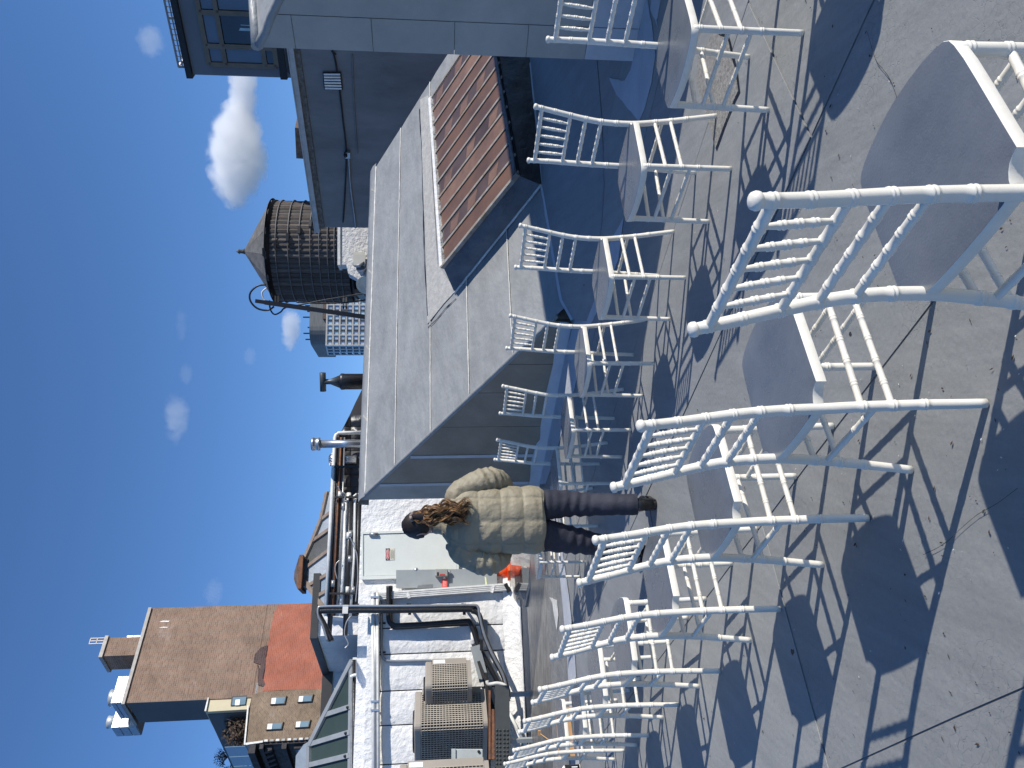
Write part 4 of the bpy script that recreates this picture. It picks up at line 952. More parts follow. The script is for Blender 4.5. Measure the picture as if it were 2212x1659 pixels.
# insulated pipes on the equipment wall
ip = thing('insulated_pipes', 'black insulated pipes looping down the white equipment wall to the air conditioners', 'pipes', tuple(QA(900, 1345)))
for o, dd in ((.09, 0), (.16, 3.2)):
    cable([QA(*p, o) for p in ((843-dd, 1266), (843-dd, 1300), (843-dd, 1340-dd), (851-dd*.4, 1353-dd), (870, 1354-dd), (940, 1350-dd), (1005, 1345-dd), (1018-dd, 1347-dd), (1026-dd, 1362), (1034, 1395), (1058, 1440), (1082, 1485))], .045, 'insulated_pipe', INSUL, ip, 10)
rp = thing('riser_pipes', 'black and grey pipes rising past the parapet in front of the white wall', 'pipes', tuple(QA(850, 1316)))
for o, dd, m, r_ in ((.33, 0, INSUL, .035), (.36, 4.5, INSUL, .045), (.40, -4.8, GREYPIPE, .022), (.30, 8, INSUL, .02)):
    cable([QA(*p, o) for p in ((712+dd, 1384), (700+dd*.5, 1352), (689+dd*.3, 1330), (688, 1318+dd), (698, 1315+dd), (760, 1314+dd), (850, 1314+dd), (940, 1313+dd), (1015, 1312+dd), (1027-dd, 1315+dd), (1036, 1330), (1046, 1370), (1062, 1410), (1088, 1462), (1100, 1510-dd))], r_, 'pipe', m, rp, 10)
for x, y in ((772, 1318), (885, 1318), (1003, 1318), (1040, 1395)):
    MB().bar(QA(x, y-14, .28), QA(x, y+10, .28), .05, .04, QA.n).build('strut', DARKSTEEL, rp); MB().bar(QA(x-4, y-13, .06), QA(x-4, y-13, .3), .03, .04).build('bracket', DARKSTEEL, rp)
MB().bar(QA(740, 1316, .41), QA(752, 1316, .41), .14, .02, QA.n).build('tape_wrap', CONDUIT, rp)
gc = thing('grey_conduit', 'grey conduit bending down the white wall to the small air conditioner', 'pipes', tuple(QA(824, 1400)))
cable([QA(*p, .06) for p in ((812, 1278), (822, 1300), (824, 1340), (824, 1400), (828, 1420), (838, 1427), (870, 1428), (930, 1427), (945, 1432), (952, 1440))], .022, 'conduit', GREYPIPE, gc, 8)
for y in (1346, 1409): MB().bar(QA(819, y, .04), QA(833, y, .04), .03, .03, QA.n).build('clamp', DARKSTEEL, gc)
# flashing box and flat plates under the pipes
pl_ = thing('cable_tray', 'grey steel tray carrying the pipes towards the air conditioners', 'tray', tuple(QA(1050, 1420)))
for (xa, ya), (xb, yb) in (((1026, 1395), (1046, 1472)), ((1050, 1480), (1078, 1560))):
    MB().bar(QA(xa, ya, .22), QA(xb, yb, .22), .16, .03, QA.n).build('tray', BOARD, pl_)
MB().bar(QA(1022, 1392, .15), QA(1100, 1640, .5), .05, .06, QA.n).build('frame_rail', DARKSTEEL, pl_)
MB().prism([QA(1042, 1340, .03), QA(1052, 1340, .03), QA(1052, 1380, .03), QA(1042, 1380, .03)], QA.n*.15).build('dark_box', BOARD, pl_)
MB().tube([QA(1022, 1362, .1), QA(1023, 1392, .12)], .045, 8).build('foam_lump', STUCCO, pl_)
wp2 = thing('drain_hose', 'white hose slanting down from the pipes to the wet gutter', 'hose', tuple(WZ(1136, 1612, 0)))
hp0 = QA(1099, 1538, .45); hp1 = WZ(1138, 1613, 0.03)
MB().tube([hp0, lerp(hp0, hp1, .5), hp1], .028, 8).build('hose', CONDUIT, wp2)
cable([QA(*p, .5) for p in ((1052, 1470), (1056, 1478), (1075, 1476), (1092, 1482), (1096, 1500), (1092, 1530), (1093, 1562))], .03, 'elbow_pipe', CONDUIT, wp2, 8)
cable([QA(*p, .5) for p in ((1090, 1505), (1091, 1530), (1090, 1565))], .035, 'insulated_pipe', INSUL, wp2, 8)

# ------------------------------------------------------------------ air conditioners on a steel stand
ACM = mat('taupe_enamel', (.34, .305, .26), .45, var=(1.5, .06)); ACD = mat('dark_coil', (.02, .02, .02), .6)
ACS = mat('taupe_grille', (.42, .375, .31), .5)
def ac(name, label, corner, azr, wr, azl, wl, z0, z1, nr, nl, nz):
    t = thing(name, label, 'air conditioner', (corner.x, corner.y, z0), 'air conditioners on the steel stand')
    dr_, dl_ = azv(azr), azv(azl); c = Vector((corner.x, corner.y, 0)); cr_ = .09
    def foot(ins, r_): # rounded-corner outline
        o = c + (dr_+dl_)*0
        def P(a, b_): return c + dr_*a + dl_*b_
        pts = []
        for (ca, cb, a0) in ((r_, r_, 0), (wr-r_, r_, 1), (wr-r_, wl-r_, 2), (r_, wl-r_, 3)):
            for k in range(5):
                th = math.pi + a0*math.pi/2 + k*math.pi/8; pts.append(P(ca + math.cos(th)*(r_-ins), cb + math.sin(th)*(r_-ins)))
        return pts
    MB().prism([pz(p, z0+.05) for p in foot(.06, cr_)], (0, 0, z1-z0-.1)).build('coil', ACD, t)
    ob = MB().prism([pz(p, z1-.11) for p in foot(0, cr_)], (0, 0, .11)).build('top_cover', ACM, t); bevel(ob, .02)
    MB().prism([pz(p, z0) for p in foot(0, cr_)], (0, 0, .07)).build('base_pan', ACM, t)
    MB().lathe(c + dr_*wr/2 + dl_*wl/2 + Vector((0, 0, z1)), [(min(wr, wl)*.4, .003), (min(wr, wl)*.38, .03), (0, .035)], 24).build('fan_guard', DARKSTEEL, t)
    # corner post at the far end of the right face with its label
    MB().prism([pz(c+dr_*(wr-.13)-dl_*.003, z0+.07), pz(c+dr_*wr-dl_*.003, z0+.07), pz(c+dr_*wr-dl_*.003, z1-.11), pz(c+dr_*(wr-.13)-dl_*.003, z1-.11)], dl_*.05).build('side_panel', ACM, t)
    MB().prism([pz(c+dr_*(wr-.115)-dl_*.006, z1-.32), pz(c+dr_*(wr-.03)-dl_*.006, z1-.32), pz(c+dr_*(wr-.03)-dl_*.006, z1-.13), pz(c+dr_*(wr-.115)-dl_*.006, z1-.13)], dl_*.002).build('sticker', WHITEP, t)
    zz0, zz1 = z0+.07, z1-.11
    # path round the two visible faces
    path = [c + dr_*(wr-.13)]; 
    path += [c + dr_*cr_]; arc = [c + (dr_+dl_)*cr_ + dl_*(-cr_)*math.cos(math.pi/2*k/6) + dr_*(-cr_)*math.sin(math.pi/2*k/6) for k in range(1, 6)]
    path += arc + [c + dl_*cr_, c + dl_*(wl-.02)]
    def along(s):
        for a, b_ in zip(path, path[1:]):
            l_ = (b_-a).length
            if s <= l_: return lerp(a, b_, s/l_)
            s -= l_
        return path[-1]
    tot = sum((b_-a).length for a, b_ in zip(path, path[1:])); nv = int(tot/.042)
    for i in range(nv+1):
        p = along(tot*i/nv); MB().tube([pz(p, zz0), pz(p, zz1)], .009, 4, cap=False, smooth=False).build('grille_bar', ACS, t)
    for j in range(nz+1):
        z = lerp(zz0, zz1, j/nz); MB().tube([pz(p, z) for p in path], .0065, 4, cap=False, smooth=False).build('grille_wire', ACS, t)
    return t
YC = 11.8; cc = WY(1054, 1562, YC); z0 = cc.z; z1 = WY(894, 1562, YC).z
ac('air_conditioner', 'large taupe air conditioner with a grille, in the middle of the stand', cc, 20, .80, -70, .95, z0, z1, 0, 0, 20)
c2 = WY(1020, 1478, 12.1); ac('air_conditioner', 'small taupe air conditioner farthest back on the stand', c2, 20, .62, -70, .8, c2.z, WY(918, 1478, 12.1).z, 0, 0, 14)
c3 = WY(1060, 1702, 10.3); ac('air_conditioner', 'taupe air conditioner cut off by the bottom edge of the photo', c3, 20, .22+.3, -70, .9, c3.z, WY(860, 1702, 10.3).z, 0, 0, 20)
dbx = thing('disconnect_box', 'pale grey disconnect box in front of the large air conditioner', 'electrical box', tuple(WY(1043, 1630, 11.2)))
PB_ = vplane(WY(1010, 1630, 11.2), 66)
ob = MB().prism([PB_(977, 1644), PB_(1043, 1644), PB_(1043, 1618), PB_(977, 1618)], PB_.n*-.16).build('case', mat('pale_grey_enamel', (.48, .52, .52), .45), dbx); bevel(ob, .01)
MB().prism([PB_(975, 1645, .002), PB_(984, 1645, .002), PB_(984, 1617, .002), PB_(975, 1617, .002)], PB_.n*.02).build('lid', mat('pale_grey_enamel', (.48, .52, .52), .45), dbx)
MB().lathe(PB_(1034, 1623, .0), [(.02, 0), (.02, .02), (0, .02)], 10, PB_.n).build('latch', DARKSTEEL, dbx)
sdp = thing('steel_stand', 'steel stand with rusty rails and a riveted grey beam under the air conditioners', 'stand', (cc.x, cc.y, 0))
PS = vplane((cc.x, cc.y-.15, 0), 62)
for (x0, ya, yb, h) in ((1057.5, 1491, 1640, .03), (1065, 1532, 1640, .04)): MB().bar(PS(x0, ya), PS(x0, yb), h, h, PS.n).build('rusty_rail', RUST, sdp)
PS2 = vplane((cc.x, cc.y-.25, 0), 64)
MB().prism([PS2(1070, 1480), PS2(1100, 1480), PS2(1104, 1700), PS2(1070, 1700)], PS2.n*-.1).build('beam', mat('shaded_grey_beam', (.06, .065, .065), .5), sdp)  # grey beam, its shade put into the dark base colour
for i in range(9):
    for x in (1073, 1080, 1089, 1096): MB().lathe(PS2(x, 1577+i*9, .0), [(.016, 0), (.014, .014), (0, .018)], 8, PS2.n).build('rivet', mat('shaded_grey_beam', (.06, .065, .065), .5), sdp)
for y in (1500, 1600, 1690):
    a = PS2(1102, y, -.15); MB().bar(a, pz(a, 0.01), .06, .06, Vector((0, 1, 0))).build('post', BOARD, sdp)
a = cc; MB().prism([pz(a, z0-.06), pz(a, z0-.06)+azv(20)*2.6, pz(a, z0-.06)+azv(20)*2.6+azv(-70)*2, pz(a, z0-.06)+azv(-70)*2], (0, 0, .05)).build('platform', DARKSTEEL, sdp)

# ------------------------------------------------------------------ pipe rack along the upper wall
QR = Plane(QW.p - QW.n*.35, QW.n); QR2 = Plane(QW.p - QW.n*.7, QW.n)
uw = thing('upper_wall', 'flaking white upper wall behind the long rack of pipes', 'wall', tuple(pz(QR2(780, 1200), 0)))
pp = [(790, 1340), (790, 1078), (722, 1078), (712, 1200), (706, 1330)]
MB().prism([QR2(*p) for p in pp], QW.n*-.6).build('wall', STUCCO, uw)
bm_ = thing('membrane_parapet', 'black membrane parapet with quilted laps above the lean-to ridge', 'parapet', tuple(pz(QR2(790, 960), 0)))
prof = [(800, 1079), (722, 1079), (730, 937), (736, 934), (757, 893), (768, 869), (783, 839), (800, 830)]
MB().prism([QR2(*p) for p in prof], QW.n*-1.6).build('core', DARKSTEEL, bm_)
for i in range(7):
    ya, yb = 1077 - i*26, 1077 - (i+1)*26 + 1.2
    for (xa, xb) in ((731, 757), (758.2, 800)):
        rows = []
        for r_ in range(9):
            row = []
            for c_2 in range(9):
                y = lerp(ya, yb, c_2/8); x = lerp(xa, xb, r_/8)
                lim = 731 if y > 935 else 736 + (935-y)*.5
                p = QR2(max(x, lim), y, .02 + .05*math.sin(math.pi*r_/8)*math.sin(math.pi*c_2/8) + .03*noise.noise(Vector((x*.09, y*.09, 3)))); row.append(p)
            rows.append(row)
        if max(xb, 0) > 736 + max(0, (935-ya)*.5): MB().grid(rows).build('membrane_quilt', RUBBER if i < 5 else INSUL, bm_)
flat(QR2, [(731, 1079), (720, 1079), (727, 937), (734, 937)], .12, 'fascia', BROWNST, bm_, .0)
rk = thing('pipe_rack', 'rack of long white, black and rusty pipes running along the upper wall', 'pipes', tuple(pz(QR(760, 1200), 2)))
spec = [(711.8, 725, .040, CONDUIT), (716, 730, .018, INSUL), (720.5, 735, .045, INSUL), (725.5, 739, .018, RUST), (729, 741, .03, INSUL), (733.5, 744, .014, GREYPIPE), (737.5, 747, .02, CONDUIT), (742.5, 751, .03, STUCCO), (748.5, 755, .042, STUCCO), (753.5, 759, .045, INSUL), (758.8, 763.5, .022, CONDUIT), (763, 767.5, .024, CONDUIT), (767.5, 771, .026, INSUL), (771.5, 775, .028, INSUL), (775.5, 779, .028, INSUL)]
for k, (xm, xr, r_, m) in enumerate(spec):
    # level pipe: pass through the picked height at y = 1180
    p = QR(xm, 1180, .05*(k % 2)); z = p.z
    yr = 945 if k < 6 else (1065 + (k % 4)*6)
    yl = 1330 if k not in (9, 2) else 1372
    a = QR(xm, yl, .05*(k % 2)); b_ = QR(xm, yr, .05*(k % 2)); pts = [pz(a, z), pz(lerp(a, b_, .5), z - .012*(k % 3)), pz(b_, z)]
    if k in (0, 10, 11): # bend down at the right end
        pts += [pz(b_, z) + az66*.05 + Vector((0, 0, -.015)), pz(b_, z) + az66*.09 + Vector((0, 0, -.06)), pz(b_, z) + az66*.10 + Vector((0, 0, -.5))]
    MB().tube(pts, r_, 8).build('pipe', m, rk)
for y in (1008, 1074, 1282):
    MB().bar(QR(712 if y > 1100 else 722, y, .12), QR(780, y, .12), .035, .035, QW.n).build('clamp_bar', DARKSTEEL, rk)
for (x, y) in ((734, 1075), (741, 1100), (752, 1164), (757, 1160), (719, 1268), (750, 1282), (763, 1282), (755, 1215)):
    p = QR(x, y, .07); MB().tube([p, p + az66*.12], .036, 8).build('coupling', GREYPIPE if x % 2 else CONDUIT, rk)
for pts in (((756, 1160), (764, 1180), (771, 1200), (773, 1240), (771, 1270), (768, 1300)), ((734, 1210), (726, 1218), (724, 1232), (728, 1250)), ((730, 1050), (737, 1064), (746, 1068), (741, 1100), (740, 1150)), ((758, 1330), (748, 1345), (744, 1370), (752, 1390), (745, 1400))):
    cable([QR(*p, .14) for p in pts], .011, 'loose_cable', GREYPIPE, rk)

# ------------------------------------------------------------------ old hipped skylight with a rusty ventilator cap
def slope_plane(x, y, Y, rise, run):
    p = WY(x, y, Y); back = -QW.n; tdir = (back*run + Vector((0, 0, rise))).normalized(); n = az66.cross(tdir).normalized()
    if n.dot(CAM-p) < 0: n = -n
    return Plane(p, n)
os_ = thing('old_skylight', 'old hipped skylight with cloudy panes, rusty bars and a rusty ventilator cap', 'skylight', tuple(WY(712, 1180, 16)))
PO = slope_plane(715, 1180, 16.0, 1.0, 1.1)
OP = [mat('cloudy_pane_%s' % nm, c, .25, var=(1.5, .15), bump=[(20, .01)]) for nm, c in (('pale', (.40, .44, .47)), ('dark', (.13, .13, .12)), ('bluish', (.28, .34, .40)))]
OBAR = mat('rusty_glazing_bar', (.20, .135, .10), .7, var=(9, .3), col2=(.30, .25, .2))
top_ = [(708, 1062), (694.7, 1122), (676, 1168.5), (660, 1204), (656.5, 1250), (667, 1265), (685, 1292), (704, 1318)]
bars = [((694.7, 1122), (722, 1101)), ((676, 1168.5), (722, 1136)), ((658, 1229), (722, 1180)), ((666, 1265), (722, 1232)), ((683.5, 1289), (722, 1267))]
MB().prism([PO(*p, -.06) for p in top_ + [(725, 1330), (725, 1060)]], PO.n*.02).build('shadow_bed', DARKSTEEL, os_)
panes = [([(709, 1062), (694.7, 1122), (722, 1101), (722, 1062)], 0), ([(694.7, 1122), (676, 1168.5), (722, 1136), (722, 1101)], 0), ([(676, 1168.5), (660, 1204), (658, 1229), (722, 1180), (722, 1136)], 1), ([(658, 1229), (656.5, 1250), (666, 1265), (722, 1232), (722, 1180)], 0), ([(666, 1265), (683.5, 1289), (722, 1267), (722, 1232)], 2), ([(683.5, 1289), (704, 1318), (722, 1318), (722, 1267)], 2)]
for q, mi in panes: MB().prism([PO(*p) for p in q], PO.n*.01).build('pane', OP[mi], os_)
for a, b_ in bars: MB().bar(PO(*a, .02), PO(*b_, .02), .07, .06, PO.n).build('glazing_bar', OBAR, os_)
for a, b_ in zip(top_, top_[1:]): MB().bar(PO(*a, .02), PO(*b_, .02), .09, .08, PO.n).build('hip_bar', OBAR, os_)
# the far slopes, so that it is a closed hip roof
rg = [PO(660, 1204), PO(656.5, 1250)]; bk = -QW.n*2.2
bl, br = PO(722, 1330), PO(722, 1062)
MB().poly([rg[1], rg[0], br+bk, bl+bk]).build('far_slope', OP[0], os_); MB().poly([rg[1], bl+bk, bl]).build('end_slope', OP[1], os_); MB().poly([rg[0], br, br+bk]).build('end_slope', OP[0], os_)
vc = thing('ventilator_cap', 'rusty box ventilator cap with a pyramid lid on the old skylight', 'vent', tuple(PO(656, 1230)))
PVc = vplane(PO(656, 1230, .1), 66)
bA, bB = PVc(656, 1266), PVc(656, 1207); zc0, zc1, zc2, zc3 = PVc(664, 1230).z, PVc(655, 1230).z, PVc(647, 1230).z, PVc(632, 1230).z
dpt = -QW.n*((bA-bB).length*.8)
MB().prism([pz(bA, zc0), pz(bB, zc0), pz(bB, zc1), pz(bA, zc1)], dpt).build('neck', DARKSTEEL, vc)
oA, oB = PVc(650, 1271, .12), PVc(650, 1198, .12); dp2 = -QW.n*(dpt.length+.24)
MB().prism([pz(oA, zc1), pz(oB, zc1), pz(oB, zc2), pz(oA, zc2)], dp2).build('rim', RUST, vc)
m0, m1 = lerp(oA, oB, .36)+dp2*.5, lerp(oA, oB, .60)+dp2*.5
lid = MB(); A, B, C_, D_ = pz(oA, zc2), pz(oB, zc2), pz(oB+dp2, zc2), pz(oA+dp2, zc2); T0, T1 = pz(m0, zc3), pz(m1, zc3)
lid.poly([A, B, T1, T0]); lid.poly([B, C_, T1]); lid.poly([C_, D_, T0, T1]); lid.poly([D_, A, T0]); lid.build('lid', BROWNST, vc)

# ------------------------------------------------------------------ green glass skylight, bottom left
gs = thing('green_skylight', 'dark green wired glass skylight with aluminium bars beside the brick building', 'skylight', tuple(WY(759, 1560, 14.4)))
PGN = slope_plane(759, 1560, 14.4, 1.0, 1.05)
GG = mat('green_wired_glass', (.045, .065, .058), .22, var=(.8, .15), spec=.5); AL = mat('aluminium_bar', (.42, .44, .44), .45, .4, var=(3, .1))
hip = [(761, 1427), (701.6, 1544), (668, 1611), (664, 1800)]
MB().prism([PGN(x, y, -.05) for x, y in hip + [(756, 1800)]], PGN.n*.02).build('bed', DARKSTEEL, gs)
cols = [((761, 1427), (761, 1427)), ((701.6, 1544), (757.5, 1526)), ((670, 1607), (756.5, 1581)), ((665, 1653), (755.5, 1631)), ((664.4, 1700), (755, 1680)), ((664, 1750), (754.5, 1732)), ((664, 1800), (754, 1785))]
for (a, b_), (c, d) in zip(cols, cols[1:]):
    q = [a, c, d, b_] if a != b_ else [a, c, d]; 
    if c == (670, 1607): q = [a, (670, 1607), d, b_]
    MB().prism([PGN(*p) for p in q], PGN.n*.01).build('pane', GG, gs)
for a, b_ in cols[1:]:
    MB().bar(PGN(*a, .03), PGN(*b_, .03), .085, .05, PGN.n).build('bar', AL, gs); MB().lathe(PGN(lerp(a[0], b_[0], .9), lerp(a[1], b_[1], .9), .05), [(.03, 0), (.025, .03), (0, .03)], 8, PGN.n).build('bolt', DARKSTEEL, gs)
for a, b_ in zip(hip, hip[1:]): MB().bar(PGN(*a, .03), PGN(*b_, .03), .09, .07, PGN.n).build('hip_bar', AL, gs)
MB().bar(PGN(760, 1427, .0), PGN(756, 1800, .0), .08, .08, PGN.n).build('sill', AL, gs)
rgl, rgr = PGN(664, 1800), PGN(668, 1611); bk = -QW.n*2.6; bl, br = PGN(756, 1800), PGN(761, 1427)
MB().poly([rgl, rgr, br+bk, bl+bk]).build('far_slope', GG, gs); MB().poly([rgr, br, br+bk]).build('end_slope', GG, gs)
kb = thing('skylight_kerb', 'white kerb wall with pipes under the green skylight', 'wall', tuple(pz(QB(790, 1500), 0)))
QK = vplane(WY(762, 1560, 14.3), 66)
MB().prism([QK(762, 1420), QK(800, 1420), QK(800, 1850), QK(760, 1850)], QK.n*-.4).build('kerb', STUCCO, kb)
for x, r_, m in ((765, .03, INSUL), (770, .018, GREYPIPE), (776, .03, STUCCO), (782, .03, INSUL)):
    MB().tube([QK(x, 1425, .08), QK(x-1, 1850, .08)], r_, 8).build('pipe', m, kb)
cable([QK(*p, .16) for p in ((757, 1462), (768, 1458), (777, 1464), (779, 1480), (776, 1560), (772, 1700), (770, 1850))], .03, 'white_pipe', CONDUIT, kb, 8)
MB().prism([QK(773, 1560, .2), QK(773, 1552, .2), QK(783, 1546, .2), QK(784, 1570, .2)], QK.n*.02).build('black_flap', RUBBER, kb)
cable([QK(*p, .14) for p in ((775, 1700), (778, 1560), (774, 1430))], .012, 'loose_cable', GREYPIPE, kb)
# little stair bulkhead with a dark coping
sb = thing('stair_bulkhead', 'small white bulkhead with a dark coping, shaded on its left side', 'building', tuple(pz(WY(700, 1372, 15.5), 0)))
cS = WY(684, 1374, 15.5); zS = cS.z; dS = azv(-39); PSb = vplane(cS, -39)
farS = PSb(704, 1452); rS = azv(66)*1.2
MB().prism([pz(cS, 2.2), pz(cS, zS-.02), pz(cS, zS-.02)+rS, pz(cS, 2.2)+rS], dS*((farS-cS).length*1.0)).build('wall', SMOOTHWHITE, sb)
MB().prism([pz(cS, zS-.02)-dS*.06-azv(66)*.06, pz(cS, zS+.12)-dS*.06-azv(66)*.06, pz(cS, zS+.12)+rS-dS*.06, pz(cS, zS-.02)+rS-dS*.06], dS*((farS-cS).length+.1)).build('coping', mat('dark_lead_coping', (.045, .042, .04), .6), sb)
lf = pz(farS, 0) - azv(66)*3.2
MB().prism([pz(farS, 2.2), pz(lf, 2.2), pz(lf, zS-.1), pz(farS, zS-.1)], dS*.3).build('rear_wall', STUCCO, sb)
MB().prism([pz(farS, zS-.1)-dS*.05, pz(lf, zS-.1)-dS*.05, pz(lf, zS+.12)-dS*.05, pz(farS, zS+.12)-dS*.05], dS*.45).build('coping', mat('dark_lead_coping', (.045, .042, .04), .6), sb)
# white duct end at the bottom edge
wd = thing('white_duct', 'pale sheet metal duct end beside the green skylight', 'duct', tuple(WY(660, 1640, 17)))
pD = vplane(WY(660, 1640, 17), 70)
MB().prism([pD(664, 1608), pD(656, 1608), pD(639, 1632), pD(636, 1700), pD(664, 1700)], pD.n*-1).build('hood', mat('pale_sheet_metal', (.45, .48, .50), .4, .3), wd)
# ------------------------------------------------------------------ brick tower, upper left
def BX(X, Y): return (164.6 + X*.2728, 1261.7 + Y*.2728)
YB = 44.0; cB = WY(*BX(390, 940), YB)
def brickmat(name, c1, c2, mortar, streak=.25, sc_=1.0, white=0.0):
    m = bpy.data.materials.new(name); m.use_nodes = True; n = m.node_tree.nodes; l = m.node_tree.links; b = n['Principled BSDF']; b.inputs['Roughness'].default_value = .9; b.inputs['Specular IOR Level'].default_value = .2
    tc = n.new('ShaderNodeTexCoord'); sep = n.new('ShaderNodeSeparateXYZ'); l.new(tc.outputs['Object'], sep.inputs[0])
    ad = n.new('ShaderNodeMath'); ad.operation = 'ADD'; l.new(sep.outputs[0], ad.inputs[0]); l.new(sep.outputs[1], ad.inputs[1])
    cmb = n.new('ShaderNodeCombineXYZ'); l.new(ad.outputs[0], cmb.inputs[0]); l.new(sep.outputs[2], cmb.inputs[1])
    br = n.new('ShaderNodeTexBrick'); br.inputs['Scale'].default_value = 1.0; br.inputs['Brick Width'].default_value = .44*sc_; br.inputs['Row Height'].default_value = .15*sc_; br.inputs['Mortar Size'].default_value = .018
    br.inputs['Color1'].default_value = (*c1, 1); br.inputs['Color2'].default_value = (*c2, 1); br.inputs['Mortar'].default_value = (*mortar, 1); l.new(cmb.outputs[0], br.inputs['Vector'])
    nz = n.new('ShaderNodeTexNoise'); nz.inputs['Scale'].default_value = .7; nz.inputs['Detail'].default_value = 9; nz.inputs['Roughness'].default_value = .7; l.new(tc.outputs['Object'], nz.inputs['Vector'])
    mr = n.new('ShaderNodeMapRange'); mr.inputs[1].default_value = .3; mr.inputs[2].default_value = .7; mr.inputs[3].default_value = 1-streak; mr.inputs[4].default_value = 1+streak; l.new(nz.outputs[0], mr.inputs[0])
    mx = n.new('ShaderNodeMix'); mx.data_type = 'RGBA'; mx.blend_type = 'MULTIPLY'; mx.inputs[0].default_value = 1; l.new(br.outputs[0], mx.inputs[6]); l.new(mr.outputs[0], mx.inputs[7]); out = mx.outputs[2]
    nb = n.new('ShaderNodeTexNoise'); nb.inputs['Scale'].default_value = .45; nb.inputs['Detail'].default_value = 12; nb.inputs['Roughness'].default_value = .75; mp = n.new('ShaderNodeMapping'); mp.inputs['Scale'].default_value = (1, 1, 2.4); mp.inputs['Location'].default_value = (3, 7, 2); l.new(tc.outputs['Object'], mp.inputs[0]); l.new(mp.outputs[0], nb.inputs['Vector'])
    m3 = n.new('ShaderNodeMapRange'); m3.inputs[1].default_value = .60; m3.inputs[2].default_value = .74; m3.inputs[3].default_value = 0; m3.inputs[4].default_value = white; l.new(nb.outputs[0], m3.inputs[0])
    m2 = n.new('ShaderNodeMix'); m2.data_type = 'RGBA'; l.new(m3.outputs[0], m2.inputs[0]); l.new(out, m2.inputs[6]); m2.inputs[7].default_value = (.55, .45, .40, 1); l.new(m2.outputs[2], b.inputs['Base Color'])
    bp = n.new('ShaderNodeBump'); bp.inputs['Distance'].default_value = .02; l.new(br.outputs['Fac'], bp.inputs['Height']); bp.invert = True; l.new(bp.outputs[0], b.inputs['Normal'])
    return m
BR1 = brickmat('brown_brick', (.30, .195, .135), (.215, .135, .095), (.31, .235, .185), .22, .75, .6); BR2 = brickmat('salmon_washed_brick', (.43, .14, .085), (.36, .115, .068), (.41, .18, .13), .2, .7, .75)
BR3 = brickmat('mottled_yellow_brown_brick', (.30, .20, .12), (.13, .08, .055), (.28, .22, .16), .35, .42, .4); BR4 = brickmat('purple_brick', (.13, .075, .07), (.09, .055, .055), (.14, .11, .10), .2, .8)
PB1 = vplane(cB, 45); PB2 = vplane(cB, -47)
bt = thing('brick_tower', 'tall brown brick tower with a salmon painted lower patch and a chimney like top', 'building', (cB.x, cB.y, -41))
def FB(pix, t, name, m, parent=bt, off=0.0, pl=PB1, inward=None):
    pts = [pl(*BX(*p), off) for p in pix]; return MB().prism(pts, (inward if inward is not None else pl.n*t)).build(name, m, parent)
topB = cB.z; inB = -PB1.n
rightB = pz(PB1(*BX(605, 190)), 0)
zR = topB
MB().prism([pz(cB, PB1(*BX(1400, 885)).z), pz(rightB, PB1(*BX(1400, 885)).z), pz(rightB, zR), pz(cB, zR)], inB*1.2 + azv(-47)*0).build('wall', BR1, bt)
zl_ = PB1(*BX(1395, 880)).z
dep = (PB2(*BX(485, 1095)) - pz(cB, PB2(*BX(485, 1095)).z)).length
MB().prism([pz(cB, zl_)+inB*.05+azv(45)*.05, pz(rightB, zl_)+inB*.05-azv(45)*.05, pz(rightB, zR-.1)+inB*.05-azv(45)*.05, pz(cB, zR-.1)+inB*.05+azv(45)*.05], azv(-47)*dep).build('core', TWALL, bt)
zc_ = PB1(*BX(1040, 905)).z
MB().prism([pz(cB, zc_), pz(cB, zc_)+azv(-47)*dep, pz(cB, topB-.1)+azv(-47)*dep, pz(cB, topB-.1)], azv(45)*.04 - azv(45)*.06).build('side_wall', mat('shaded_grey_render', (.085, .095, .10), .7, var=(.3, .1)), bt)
MB().prism([pz(cB, topB)-PB1.n*-.1-azv(45)*.1, pz(rightB, topB)-PB1.n*-.1, pz(rightB, topB+.18)-PB1.n*-.1, pz(cB, topB+.18)-PB1.n*-.1-azv(45)*.1], azv(-47)*(dep+.2)).build('coping', mat('grey_metal_coping', (.30, .27, .24), .5), bt)
# stack standing on the front edge
sA = pz(PB1(*BX(490, 560)), topB+.18); sB = pz(PB1(*BX(545, 415)), topB+.18); zst = PB1(*BX(228, 520)).z
MB().prism([sA, sB, pz(sB, zst), pz(sA, zst)], azv(-47)*1.6).build('stack', BR1, bt)
MB().prism([pz(sA, zst)-azv(45)*.1+PB1.n*.1, pz(sB, zst)+azv(45)*.1+PB1.n*.1, pz(sB, zst+.2)+azv(45)*.1+PB1.n*.1, pz(sA, zst+.2)-azv(45)*.1+PB1.n*.1], azv(-47)*1.8).build('stack_coping', mat('grey_metal_coping', (.30, .27, .24), .5), bt)
for k in range(3): MB().bar(pz(lerp(sA, sB, .7+.15*k), zst+.2), pz(lerp(sA, sB, .7+.15*k), zst+1.0), .05, .05, PB1.n).build('hoop_post', RAILM, bt)
for zz in (.5, .98): MB().bar(pz(lerp(sA, sB, .7), zst+.2+zz*.8), pz(lerp(sA, sB, 1.0), zst+.2+zz*.8), .05, .05).build('hoop_rail', RAILM, bt)
